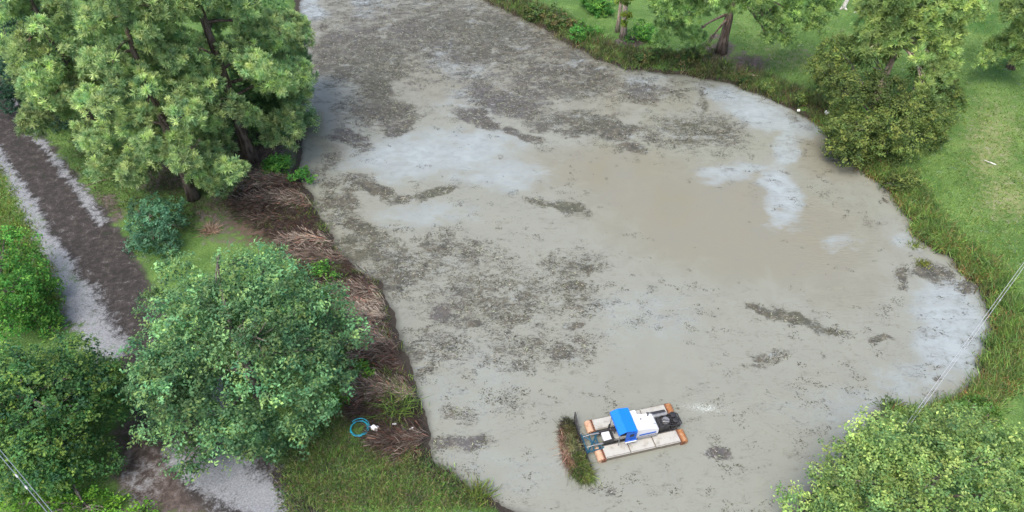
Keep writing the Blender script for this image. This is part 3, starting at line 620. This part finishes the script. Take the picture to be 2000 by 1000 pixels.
tufts('dry_grass', Xr[~near][:900], 8, .6, .045, [(.26, .20, .09), (.22, .13, .06), (.16, .15, .06)], 'dry orange grass stems among the right shore fringe', 'grass')
Xt = np.concatenate([shore_band(2600, 46, 57, -2.6, 2.6)]); Xt = land_only(Xt, 0, 2.6)
tufts('bank_grass', Xt, 8, .7, .05, [(.08, .13, .04), (.12, .12, .06), (.15, .11, .07), (.10, .18, .04), (.06, .08, .04)], 'dark tangled grass and brown stems along the far bank', 'grass')
# lawns
_, X = scatter_px([(1400, 0), (2000, 0), (2000, 560), (1930, 540), (1800, 400), (1700, 300), (1600, 200), (1440, 110)], 5200)
tufts('lawn_grass', land_only(X, 1.0, 99), 5, .16, .05, [(.075, .15, .025), (.12, .19, .04), (.20, .22, .08)], 'short mown grass of the sloping lawn right of the pond', 'grass', .25)
_, X = scatter_px([(600, 840), (690, 780), (740, 880), (860, 900), (960, 1000), (560, 1010), (560, 920)], 2600)
tufts('weedy_grass', land_only(X, .05, 99), 8, .30, .04, [(.09, .18, .045), (.13, .23, .055), (.07, .12, .04), (.17, .16, .08), (.15, .12, .09)], 'weedy green grass between the gravel and the brown reeds', 'grass', .3)
_, X = scatter_px([(0, 330), (20, 360), (110, 540), (130, 640), (70, 650), (0, 640)], 900)
tufts('verge_grass', land_only(X, 1, 99), 8, .3, .045, [(.07, .16, .03), (.12, .18, .04), (.17, .16, .06)], 'green grass verge left of the gravel strip', 'grass', .3)
_, X = scatter_px([(80, 230), (200, 250), (330, 330), (470, 360), (590, 350), (560, 420), (400, 430), (380, 470), (220, 430), (110, 300)], 1500)
tufts('shade_grass', land_only(X, .3, 99), 6, .22, .045, [(.05, .09, .03), (.08, .11, .04), (.10, .08, .05)], 'thin dull grass under the pines', 'grass', .35)
# dead reeds flattened on the left bank
reed_poly = [(455, 362), (590, 352), (612, 400), (645, 455), (668, 502), (745, 556), (762, 620), (800, 735), (826, 800), (842, 862), (800, 905), (740, 885), (700, 860), (700, 790), (690, 720), (640, 640), (600, 540), (545, 470), (470, 430)]
pp, X = scatter_px(reed_poly, 30000)
band = fbm(pp[:, 0] * .004, pp[:, 1] * .045, 61, 3); pal = np.array([(.036, .027, .022), (.10, .076, .062), (.21, .175, .145), (.42, .36, .28)])
lightb = GM(pp[:, 0], pp[:, 1], [(1, 715, 622, 60, 20, 5), (.7, 745, 660, 40, 25), (.5, 560, 385, 60, 8), (.5, 560, 410, 60, 5), (.55, 620, 480, 50, 18), (.6, 820, 905, 40, 22)])
row = vn(pp[:, 0] * .006, (pp[:, 1] + pp[:, 0] * .12) * .075, 67); lv = np.clip((band - .36) * 1.3 + (row - .45) * 1.4 + lightb * .85 - .75 * G(pp[:, 0], pp[:, 1], 775, 868, 75, 45) + rng.normal(0, .17, len(pp)), 0, .999) * 3; k0 = np.floor(lv).astype(int); k0 = np.clip(k0, 0, 2); fr = (lv - k0)[:, None]
c = pal[k0] * (1 - fr) + pal[np.clip(k0 + 1, 0, 3)] * fr
rd = rng.random(len(pp)) < .12; c[rd] = c[rd] * [1.35, .85, .75]
z = land_z(X[:, 0], X[:, 1]); B = np.stack([X[:, 0], X[:, 1], np.maximum(z, 0) + rng.uniform(.0, .22, len(X)) + .45 * sst(.35, .7, vn(pp[:, 0] * .006, (pp[:, 1] + pp[:, 0] * .12) * .075, 67))], 1)
D = np.stack([1 + rng.normal(0, .3, len(X)), -.05 + rng.normal(0, .6, len(X)), rng.normal(.02, .25, len(X))], 1)
Vv, Ff, Cc = blades(B - D * .7, D, rng.uniform(.2, .7, len(X)), rng.uniform(.018, .04, len(X)), c, .12)
tag(mesh_obj('dead_reeds', Vv, Ff, STEM, None, False, Cc), 'flattened brown and straw dead reeds matted down the left bank', 'reeds', None, 'stuff')
gs = (rng.random(len(X)) < .03) & (vn(pp[:, 0] * .03, pp[:, 1] * .06, 97) > .5)
tufts('reed_regrowth', X[gs], 9, .4, .035, [(.09, .16, .035), (.13, .19, .05)], 'thin green regrowth sprouting through the dead reeds', 'grass', .15)
# upright reed tussock + brown heap + frond
def tussock(name, px, py, n_, L, Wd, pal, label, cat, sp, upr=1., lean=(0, 0), mat=LEAF, bend=.4, part='stems', h=0):
    q = at(px, py); zz = max(zat(q[0], q[1]), 0) + h; root = empty(name, (q[0], q[1], zz)); tag(root, label, cat)
    B = np.concatenate([rng.normal(0, sp, (n_, 2)), np.zeros((n_, 1)) - .03], 1); D = rng.normal(0, .5, (n_, 3)); D[:, 2] = upr; D[:, 0] += lean[0]; D[:, 1] += lean[1]; D[:, :2] += B[:, :2] * 1.2
    V, F, C = blades(B, D, L * rng.uniform(.5, 1.2, n_), Wd, tints(n_, pal, .25), bend); mesh_obj(part, V, F, mat, root, False, C)
    mb = MB(); a = np.linspace(0, 2 * math.pi, 9)[:-1]
    V = np.array([[0, 0, sp * .35]] + [[sp * 1.2 * math.cos(t) * rng.uniform(.8, 1.1), sp * 1.2 * math.sin(t) * rng.uniform(.8, 1.1), -.06] for t in a])
    mb.add(V, [[0, 1 + i, 1 + (i + 1) % 8] for i in range(8)], np.array(pal).mean(0) * .7); mb.build('root_clump', STEM, root, True)
    return root
tussock('reed_clump', 775, 808, 260, 1.3, .035, [(.10, .19, .04), (.16, .24, .06), (.07, .13, .03)], 'green reed clump bending toward the water on the lower brown bank', 'reeds', .35, .5, (-.3, .1))
tussock('reed_clump', 745, 795, 140, 1.1, .035, [(.08, .15, .04), (.12, .17, .05)], 'smaller darker reed clump above the blue hose end of the bank', 'reeds', .3, .6, (.3, .1))
tussock('dead_plant_heap', 772, 880, 900, .55, .03, [(.12, .07, .05), (.19, .12, .09), (.05, .035, .028)], 'reddish-brown heap of dead stems near the blue hose', 'plant heap', .42, .35, (-.4, 0), STEM)
tussock('dead_frond', 415, 462, 150, .65, .045, [(.13, .085, .06), (.20, .145, .105)], 'rusty brown fallen frond above the largest tree', 'dead plant', .2, .35, (0, 0), STEM)
tussock('grass_island', 1803, 516, 130, .4, .04, [(.12, .16, .03), (.17, .18, .04)], 'small olive tussock in the water by the right shore', 'grass tussock', .22)
tussock('grass_island', 1788, 480, 110, .4, .04, [(.11, .16, .04), (.15, .18, .05)], 'green tussock joined to the right shore beside pale water', 'grass tussock', .26)
tussock('mossy_mound', 1742, 797, 520, .3, .05, [(.05, .09, .03), (.08, .12, .04)], 'dark green weed mound in the water above the corner tree', 'weed mound', .34, .7)
tussock('grass_clump', 930, 970, 200, .8, .045, [(.10, .17, .03), (.15, .15, .05)], 'green grass clump at the bottom where the left bank meets the water', 'grass tussock', .3)

# floating weed strands, thickest where the mats are
N0 = 330000; cx_ = rng.uniform(-20, 34, N0); cy_ = rng.uniform(15, 80, N0); p1, p2 = pix(cx_, cy_)
jx_ = (fbm(cx_ * .45, cy_ * .45, 41, 4) - .5); jy_ = (fbm(cx_ * .45, cy_ * .45, 51, 4) - .5)
dn = np.maximum(GM(p1 + jx_ * 68, p2 + jy_ * 42, WEED, .25, 1.6), .68 * G(p1, p2, 960, 40, 520, 190, 8, 2.2)) * (1 - .85 * GM(p1 + jx_ * 22, p2 + jy_ * 16, [(1, 860, 298, 165, 42, -8), (.9, 1000, 330, 90, 40, 8), (1, 1270, 360, 190, 40, 8), (.6, 840, 415, 110, 22), (1, 1430, 470, 330, 90, 12), (.9, 1500, 230, 90, 20, 24), (.8, 1280, 700, 90, 70)], 0, 2.2))
cl = fbm(cx_ * 1.1, cy_ * 1.5, 71, 4); ok = (dn * 1.5 + (cl - .5) * 3.4 > .92) & (shore(cx_, cy_) < -.2) & (rng.random(N0) < .8)
X = np.stack([cx_, cy_], 1)[ok]; nw = len(X); th = rng.normal(.1, .7, nw)
B = np.stack([X[:, 0], X[:, 1], np.full(nw, .012) + rng.uniform(0, .02, nw)], 1); D = np.stack([np.cos(th), np.sin(th), th * 0], 1); sd2 = np.stack([-np.sin(th), np.cos(th), th * 0], 1)
Lw = (rng.uniform(.05, .24, nw) * np.clip(dn[ok] * 1.4, .5, 1.1))[:, None]; Ww = rng.uniform(.015, .05, nw)[:, None]; bd = rng.normal(0, .3, (nw, 1)) * Lw
V = np.stack([B - sd2 * Ww * .3, B + sd2 * Ww * .3, B + D * Lw * .5 + sd2 * (Ww * .5 + bd), B + D * Lw * .5 + sd2 * (-Ww * .5 + bd), B + D * Lw + sd2 * Ww * .2, B + D * Lw - sd2 * Ww * .2], 1).reshape(-1, 3)
i6 = np.arange(nw)[:, None] * 6; F = np.concatenate([i6 + [0, 1, 2, 3], i6 + [3, 2, 4, 5]])
C = np.repeat(tints(nw, [(.035, .035, .028), (.06, .055, .043), (.045, .045, .046), (.05, .058, .034)], .2) * np.where(rng.random((nw, 1)) < .22 * (dn[ok][:, None] > .5), 3.6, 1.0), 6, 0)
tag(mesh_obj('floating_weed', V, F, STEM, None, False, C), 'dark strands of weed floating on the muddy pond', 'water weed', None, 'stuff')

# ------------------------------------------------------------------ the boat
def paint(name, col, rough=.45, var=.25, sc=3, spec=.4, dirt=(.25, .22, .18), metal=0):
    n = NT(name); v = n.noise(sc, 7, .65, .4); f = n.noise(sc * 7, 4)
    c = n.mix(n.m_('MULTIPLY', n.step(v, .45, .75), var), col, dirt); c = n.mix(n.m_('MULTIPLY', n.step(f, .6, .75), var * .6), c, dirt)
    n.bump(v, .1, .01); return n.out(c, rough, spec, metal)
HULL = paint('muddy_hull', (.16, .14, .11), .7, .6, 3, .3, (.07, .06, .05)); DECK = paint('deck_sheet', (.36, .355, .32), .5, .75, 2.6, .4, (.20, .18, .14)); ORANGE = paint('rust_orange', (.27, .115, .04), .65, .8, 5, .3, (.36, .26, .18)); PEACH = paint('faded_orange', (.46, .29, .19), .65, .7, 4, .3, (.20, .10, .06))
BLUE = paint('blue_canopy', (.004, .15, .62), .5, .12, 2, .35, (.01, .10, .36)); DBLUE = paint('blue_panel', (.008, .09, .42), .5, .2); WHITE = paint('white_paint', (.58, .59, .61), .4, .25, 3, .4, (.4, .4, .39))
BLACK = paint('black_metal', (.018, .018, .020), .5, .4, 8, .4, (.09, .08, .07)); STEEL = paint('worn_steel', (.25, .25, .25), .45, .5, 8, .5, (.10, .09, .08), .5); TEAL = paint('teal_paint', (.006, .06, .10), .5, .3, 6, .35, (.05, .08, .09)); RUSTD = paint('dark_rust', (.13, .045, .02), .8, .5, 8); SEAM = paint('seam', (.13, .12, .11), .7, .3)
bo = at(1170, 893); be = at(1340, 855); ang = math.atan2(be[1] - bo[1], be[0] - bo[0])
boat = empty('harvester_boat', (bo[0], bo[1], -.12), ang)
tag(boat, 'small white twin-pontoon weed harvesting boat with blue canopy and orange drum ends', 'boat')
Rx90 = Matrix.Rotation(math.pi / 2, 4, 'X')
for y0, y1 in ((-.33, .42), (1.42, 2.12)):
    m = MB(); m.box(.22, 4.52, y0 + .03, y1 - .03, -.25, .40, b=.05); hull = m.build('pontoon', HULL, boat)
    for x0, x1 in ((.27, 1.62), (1.67, 3.02), (3.07, 4.46)):
        m = MB(); m.box(x0, x1, y0, y1, .40, .455, b=.02); dp = m.build('deck_panel', DECK, hull)
        m = MB()
        for yy in (y0 + .02, y1 - .05): m.box(x0 + .02, x1 - .02, yy, yy + .03, .455, .475, b=.006)
        m.build('edge_trim', SEAM, hull)
    for xx, mt_, nm_ in ((.02, PEACH, 'drum'), (4.72, ORANGE, 'drum')):
        m = MB(); M = Matrix.Translation((xx, y1 - .0, .26)) @ Rx90
        m.lathe([(.02, 0), (.17, .0), (.20, .03), (.20, .2), (.185, .215), (.20, .23), (.20, y1 - y0 - .05), (.17, y1 - y0), (.02, y1 - y0)], 18, M); dr = m.build(nm_, mt_, boat, False)
        m = MB(); s = 1 if xx < 1 else -1
        m.box(min(xx, xx + s * .26) , max(xx, xx + s * .26), y0 - .03, y0 + .03, .06, .40, b=.01).box(min(xx, xx + s * .26), max(xx, xx + s * .26), y1 - .03, y1 + .03, .06, .40, b=.01)
        m.box(xx + s * .215 - .03, xx + s * .215 + .03, y0 + .031, y1 - .031, .05, .44, b=.01); m.build('drum_bracket', RUSTD, boat)
m = MB()
for x in (.9, 2.2, 3.1, 4.3): m.box(x, x + .08, .44, 1.40, .22, .34)
for y in (.50, 1.30): m.box(.3, 4.6, y, y + .07, .342, .42)
m.build('chassis', BLACK, boat)
m = MB(); m.box(1.0, 3.3, .60, 1.28, .345, .60, b=.03); m.build('floor_tub', DECK, boat)
# canopy
m = MB(); m.prism([(1.02, 1.50), (1.04, 1.62), (1.42, 1.78), (2.04, 1.66), (2.06, 1.46), (2.0, 1.46), (1.98, 1.60), (1.42, 1.71), (1.10, 1.57), (1.09, 1.50)], .16, 1.62)
can = m.build('canopy', BLUE, boat)
m = MB(); m.box(1.45, 2.05, .17, .21, .92, 1.56, b=.01); m.box(1.40, 2.08, .10, .16, .86, .94, b=.015); sp_ = m.build('side_panel', DBLUE, boat)
m = MB(); m.box(1.66, 1.90, .155, .169, 1.18, 1.40, b=.004); m.build('opening', BLACK, sp_)
m = MB(); m.box(1.42, 2.04, .06, .10, .80, .88, b=.01); m.build('side_step', WHITE, boat)
m = MB()
for x in (1.12, 1.95):
    for y in (.24, 1.52): MB().tube([(x, y, .42), (x, y, 1.60)], .025, 8).build('canopy_post', STEEL, boat)
m = MB(); m.box(1.35, 1.75, .62, 1.12, .602, .78, b=.04); m.box(1.68, 1.78, .62, 1.12, .782, 1.22, b=.03); m.build('seat', BLACK, boat)
m = MB(); m.tube([(1.14, .9, .6), (1.05, .9, 1.0)], .02, 8); m.lathe([(.14, 0), (.16, .012), (.14, .024)], 14, Matrix.Translation((1.05, .9, 1.0))); m.build('steering_wheel', BLACK, boat)
# hood
m = MB(); m.prism([(2.06, .62), (2.06, 1.36), (2.45, 1.34), (3.25, 1.14), (3.38, 1.05), (3.38, .62)], .34, 1.30)
hood = m.build('engine_hood', WHITE, boat)
m = MB(); m.box(2.07, 2.48, 1.303, 1.62, .9, 1.33, b=.03); m.build('hood_wing', WHITE, hood)
m = MB(); m.box(2.3, 3.25, .325, .338, .78, .90, b=.004); m.build('blue_stripe', DBLUE, hood)
m = MB(); m.box(2.2, 3.3, .24, .32, .60, .72, b=.02); m.build('side_rail', STEEL, hood)
m = MB(); m.box(2.5, 3.3, .62, .645, 1.0, 1.02, Matrix.Translation((0, 0, .17)) @ Matrix.Rotation(.0, 4, 'Y'), b=.004); m.build('hood_seam', STEEL, hood)
m = MB(); m.lathe([(.035, 0), (.05, .02), (.05, .08), (.02, .10)], 10, Matrix.Translation((2.55, .98, 1.30))); m.build('filler_cap', STEEL, hood)
m = MB(); m.tube([(3.05, 1.18, 1.15), (3.05, 1.18, 1.45), (2.92, 1.12, 1.58)], .035, 8); m.build('exhaust_pipe', BLACK, boat)
# engine
m = MB(); m.box(3.45, 4.15, .50, 1.20, .43, .86, b=.05); m.box(3.55, 3.72, .46, 1.24, .5, .93, b=.02); m.box(3.40, 3.46, .42, 1.28, .43, .98, b=.01); m.build('engine_block', BLACK, boat)
m = MB(); m.lathe([(.18, 0), (.21, .02), (.21, .14), (.17, .17), (.06, .18), (.05, .22), (.02, .22)], 20, Matrix.Translation((3.98, .82, .84))); m.build('air_cleaner', STEEL, boat)
m = MB(); m.lathe([(.02, 0), (.12, .01), (.14, .05), (.14, .95), (.12, 1.0), (.02, 1.01)], 16, Matrix.Translation((3.15, 1.34, .92)) @ Matrix.Rotation(math.pi / 2, 4, 'Y')); m.build('muffler', BLACK, boat)
m = MB(); m.lathe([(.02, 0), (.09, .01), (.10, .03), (.10, .8), (.02, .81)], 14, Matrix.Translation((3.35, 1.18, 1.0)) @ Matrix.Rotation(math.pi / 2, 4, 'Y')); m.build('hydraulic_tank', STEEL, boat)
for k in range(6):
    y = .45 + k * .14; m = MB(); m.tube([(3.45, y, .8), (3.8, y + .08, 1.0 + .04 * (k % 3)), (4.3, y - .06, .95), (4.65, y + .05, .6)], .022, 7); m.build('hose', BLACK, boat)
m = MB(); m.box(4.35, 4.80, .55, 1.35, .425, .72, b=.05); m.lathe([(.02, 0), (.16, .01), (.18, .04), (.18, .10), (.05, .12)], 18, Matrix.Translation((4.55, 1.15, .72))); m.lathe([(.02, 0), (.12, .01), (.13, .2), (.05, .22)], 14, Matrix.Translation((4.5, .72, .72))); m.build('stern_gearbox', BLACK, boat)
m = MB()
m.tube([(4.4, .5, .4), (4.88, .62, .62)], .03).tube([(4.4, 1.35, .4), (4.88, 1.25, .62)], .03).tube([(4.88, .62, .62), (4.88, 1.25, .62)], .035).tube([(4.86, .95, .62), (4.9, .95, -.15)], .05)
m.build('stern_frame', BLACK, boat)
m = MB()
for k in range(4):
    a = k * math.pi / 2 + .4; m.box(-.02, .02, -.05, .05, .04, .22, Matrix.Translation((4.96, .95, -.12)) @ Matrix.Rotation(a, 4, 'X') @ Matrix.Rotation(.5, 4, 'Z'), b=.005)
m.build('propeller', STEEL, boat)
# bow
m = MB(); m.box(.42, .86, .48, 1.06, .50, .72, b=.03); m.build('battery_box', WHITE, boat)
m = MB(); m.box(.32, .95, .44, .48, .425, .78).box(.32, .95, 1.06, 1.12, .425, .78).box(.90, .96, .484, 1.056, .425, .86)
m.tube([(.3, .46, .78), (1.0, .46, .86)], .025).tube([(.3, 1.1, .78), (1.0, 1.1, .86)], .025).tube([(.95, 1.28, .45), (.95, 1.28, .95)], .05)
m.build('bow_frame', BLACK, boat)
m = MB()
for s0, s1 in (((.35, .30, .42), (-.62, .22, .50)), ((.35, 1.28, .42), (-.62, 1.18, .50)), ((.35, .30, .44), (-.55, 1.18, .56)), ((.35, 1.28, .46), (-.55, .22, .58)), ((-.60, .15, .52), (-.60, 1.30, .52)), ((-.22, .26, .52), (-.22, 1.24, .52)), ((.1, .3, .5), (.1, 1.26, .5))): m.tube([s0, s1], .042, 8)
m.build('lift_frame', TEAL, boat)
m = MB()
for y in (.45, 1.10): MB().tube([(.34, y, .62), (-.15, y, .66)], .045, 10).tube([(-.15, y, .66), (-.58, y, .60)], .022, 8).build('hydraulic_ram', STEEL, boat)
m = MB(); m.tube([(-.68, -.7, .22), (-.68, 2.25, .22)], .05, 8).tube([(-.68, -.7, .55), (-.68, 2.25, .55)], .03, 8).tube([(-.60, .15, .52), (-.68, .15, .22)], .035).tube([(-.60, 1.30, .52), (-.68, 1.30, .22)], .035)
for k in range(14):
    y = -.7 + k * .225; m.tube([(-.68, y, .55), (-.72, y, .10), (-1.0, y, -.05), (-1.55, y, .02)], .016, 6)
for k, y in enumerate((1.95, 2.12, 2.32)): m.tube([(-.72, y, .45), (-1.1, y + .02, .55), (-1.55, y + .03, .50)], .018, 6)
m.tube([(-.68, 2.3, .2), (-.60, 2.45, .95)], .04).tube([(-.60, 2.45, .95), (-.62, 1.6, .5)], .035).tube([(-.68, 1.95, .6), (-.60, 2.45, .95)], .03)
m.build('rake', BLACK, boat)

# the load of cut weed on the rake
cb, sb = math.cos(ang), math.sin(ang)
def b2w(x, y): return bo[0] + x * cb - y * sb, bo[1] + x * sb + y * cb
lx, ly = b2w(-1.15, .6); load = empty('weed_load', (lx, ly, 0), ang)
tag(load, 'long heap of cut green and brown weed gathered on the rake at the bow', 'cut weed')
t = rng.random(9000); yy = -1.75 + 3.55 * t; wdt = np.interp(t, [0, .12, .35, .7, 1], [.30, .50, .52, .44, .24]); bow_ = -.35 * np.sin(t * math.pi) ** 1 + .12
ph = rng.uniform(0, math.pi, len(t)); rr = rng.random(len(t)) ** .4
xx = bow_ + np.cos(ph) * wdt * rr; zz = np.sin(ph) * wdt * 1.15 * rr + .03
P = np.stack([xx, yy, zz], 1); D = rng.normal(0, .5, (len(t), 3)); D[:, 1] += np.sign(rng.normal(-.4, 1, len(t))) * .9; D[:, 2] += .25
cc = np.where((t[:, None] < .38), tints(len(t), [(.07, .12, .03), (.13, .18, .04), (.05, .075, .03), (.12, .11, .06)], .2), tints(len(t), [(.12, .12, .06), (.20, .19, .10), (.07, .06, .045), (.10, .13, .05)], .2))
le = (xx < bow_ - .17) & (t > .2); cc[le] = tints(int(le.sum()), [(.20, .12, .09), (.11, .07, .055), (.27, .18, .14)], .2)
dk = (t > .72); cc[dk] *= .55
D += rng.normal(0, .35, D.shape); cc *= np.clip(1 + 1.1 * (vn(P[:, 0] * 5, P[:, 1] * 5, 3) - .5), .5, 1.6)[:, None]; tr = rng.random(len(t)) < .03; D[tr, 2] = -.1
V, F, C = blades(P, D, np.where(tr, rng.uniform(.6, 1.0, len(t)), rng.uniform(.15, .48, len(t))), rng.uniform(.02, .04, len(t)), cc, .5); mesh_obj('weed_stems', V, F, LEAF, load, False, C)
m = MB(); tt = np.linspace(0, 1, 12)
m.tube(np.stack([-.35 * np.sin(tt * math.pi) + .10, -1.6 + 3.3 * tt, np.full(12, .16)], 1), np.interp(tt, [0, .12, .35, .7, 1], [.12, .30, .34, .30, .12]), 10, (.10, .075, .05), wob=.2); m.build('weed_core', STEM, load, True)

# ------------------------------------------------------------------ small things on the banks
HOSE = paint('turquoise_hose', (.01, .34, .48), .4, .25, 6, .4, (.15, .5, .6))
q = at(706, 851); hz = zat(q[0], q[1]); ho = empty('coiled_hose', (q[0], q[1], hz + .10)); tag(ho, 'turquoise blue hose coiled in a ring on the grass of the left bank', 'hose')
m = MB(); k = np.linspace(0, 2 * math.pi * 3.4, 120); R = .44 + .045 * np.sin(k * .7) + .01 * k * .3
m.tube(np.stack([R * np.cos(k), R * .98 * np.sin(k) + .03 * np.sin(k * .33), .03 + .012 * k * .5 + .02 * np.sin(k * 1.3)], 1), .024, 7); m.build('hose_coil', HOSE, ho, True)
m = MB(); m.tube([(.47, 0, .2), (.55, .03, .17), (.62, .05, .1)], [.03, .035, .03], 8); m.build('hose_fitting', STEEL, ho)
def bottle(name, px, py, r, h, lab, cat, mat=WHITE, ang_=1.3, dz=0):
    q = at(px, py); zz = max(zat(q[0], q[1]), 0) + r + dz; o = empty(name, (q[0], q[1], zz)); tag(o, lab, cat)
    M = Matrix.Rotation(rng.uniform(0, 6), 4, 'Z') @ Matrix.Rotation(ang_, 4, 'X')
    m = MB(); m.lathe([(r * .2, -h / 2), (r * .9, -h / 2), (r, -h / 2 + r * .2), (r, h * .22), (r * .75, h * .36), (r * .32, h * .42), (r * .3, h * .5)], 16, M); m.build('body', mat, o, True)
    m = MB(); m.lathe([(r * .36, h * .5), (r * .36, h * .56), (r * .1, h * .565)], 12, M); m.build('cap', DBLUE, o, True)
PLW = NT('white_plastic'); PLW.out(PLW.mix(PLW.noise(8, 3), (.88, .88, .87), (.80, .80, .78)), .35, .4); PLW = PLW.m
bottle('plastic_jug', 735, 852, .16, .42, 'pale plastic jug lying right beside the blue hose coil', 'jug', PLW, dz=.12)
bottle('plastic_bottle', 773, 846, .055, .24, 'small white bottle on the brown bank right of the jug', 'bottle', PLW, dz=.3)
bottle('plastic_bottle', 806, 849, .045, .22, 'tiny white bottle nearest the water on the brown bank', 'bottle', PLW, dz=.25)
def float_ball(px, py, r, lab):
    q = at(px, py); o = empty('float_ball', (q[0], q[1], max(zat(q[0], q[1]), 0) + r * .9)); tag(o, lab, 'float', 'white floats by the shore')
    m = MB(); pr = [(r * math.cos(a) + .001, r * math.sin(a)) for a in np.linspace(-math.pi / 2, math.pi / 2, 12)]; m.lathe(pr, 20); m.build('ball', PLW, o, True)
    m = MB(); k = np.linspace(0, 2 * math.pi, 13); m.tube(np.stack([.25 * r * np.cos(k), 0 * k, r * 1.1 + .25 * r * np.sin(k)], 1), r * .07, 6); m.build('eyelet', STEEL, o, True)
float_ball(1611, 232, .2, 'larger white ball float on the black shore beside the round tree')
float_ball(1559, 219, .14, 'smaller white ball float at the water edge')
# bleached stump on the lawn
q = at(1641, 34); sz = zat(q[0], q[1]); o = empty('bleached_stump', (q[0], q[1], sz)); tag(o, 'bleached white forked dead trunk standing on the far lawn', 'dead tree')
m = MB(); m.tube([(0, 0, -.1), (.05, .05, .5), (.25, .1, 1.2), (.35, .1, 2.0), (.75, .1, 2.9)], [.28, .2, .19, .15, .10], 9, wob=.15); m.build('trunk', BARKW, o, True)
m = MB(); m.tube([(.3, .1, 1.5), (.7, 0, 2.0), (1.2, -.1, 2.2)], [.12, .09, .04], 8, wob=.1); m.build('branch', BARKP, o, True)
m = MB(); m.tube([(-.1, 0, .1), (-.45, -.2, -.02)], [.16, .05], 8).tube([(.1, 0, .1), (.3, -.35, 0)], [.14, .04], 8).tube([(0, .1, .1), (0, .5, 0)], [.14, .04], 8); m.build('root', BARKW, o, True)
# fallen sticks on the grass, plus one modelled branch shadow
def stick(px, py, L, r, lab, mat, a):
    q = at(px, py); o = empty('fallen_branch_or_shadow', (q[0], q[1], zat(q[0], q[1]) + .05), a); tag(o, lab, 'branch')
    m = MB(); m.tube([(-L / 2, 0, 0), (-L * .1, .06, .05), (L / 2, 0, .02)], [r, r * .8, r * .4], 7, wob=.1); m.build('stem', mat, o, True)
    m = MB(); m.tube([(0, .04, .05), (L * .2, .25, .1)], [r * .5, r * .2], 6); m.build('twig', mat, o, True)
stick(1925, 331, .9, .05, 'pale fallen stick on the dry lawn right of the round tree', BARKW, 2.4)
stick(1462, 158, 1.6, .09, 'orange-brown driftwood log on the shore below the thick pine', BARKP, -.2)
stick(1672, 41, 1.2, .06, 'grey fallen branch on the lawn beside the bleached trunk', BARKW, .3)
stick(205, 372, 2.6, .04, 'long thin dark rod standing in for a branch shadow on the grass beside the road', BARK, .5)  # shadow of a branch on the grass, added as a dark solid rod
stick(1560, 102, .6, .03, 'short white stick on the far lawn below the low boughs', BARKW, .2)

# overhead cables
CAB = paint('aluminium_cable', (.16, .19, .22), .5, .2, 3, .4, (.08, .10, .13), .2)
CABR = paint('pale_cable', (.36, .37, .38), .5, .2, 3, .4, (.25, .26, .27), .1)
def cable(a, b, z, r, lab, grp, off=0, clamps=(), ext=30):
    A = at(*a, z); B = at(*b, z); d = (B - A); Lm = np.linalg.norm(d); d /= Lm; s = np.array([-d[1], d[0], 0]) * off
    t = np.linspace(-30, Lm + ext, 60); P = A + d * t[:, None] + s; P[:, 2] += .0012 * (t - Lm / 2) ** 2
    o0 = P[30].copy(); o = empty('overhead_cable', tuple(o0)); tag(o, lab, 'cable', grp)
    m = MB(); m.tube(P - o0, r, 7); m.build('wire', CAB if 'left' in grp else CABR, o, True)
    for u in clamps:
        c = A + d * u * Lm + s - o0; c[2] += .0012 * ((u - .5) * Lm) ** 2; m = MB(); m.tube([c - d * .10, c - d * .07, c + d * .07, c + d * .10], [r * 1.2, r * 2.6, r * 2.6, r * 1.2], 8); m.build('clamp', CABR, o, True)
cable((0, 890), (95, 1004), 11, .014, 'inner of two overhead cables with white clamps crossing the lower left corner', 'lower left cables', 0, (.36, .56))
cable((0, 890), (95, 1004), 11.03, .013, 'outer of two overhead cables crossing the lower left corner', 'lower left cables', .11)
cable((1998, 524), (1790, 812), 4.8, .014, 'upper strand of the pale cable pair crossing the right shore', 'right shore cables', 0, (.25,), 2.5)
cable((1998, 524), (1790, 812), 4.83, .014, 'lower strand of the pale cable pair crossing the right shore', 'right shore cables', -.13, (), 2.5)
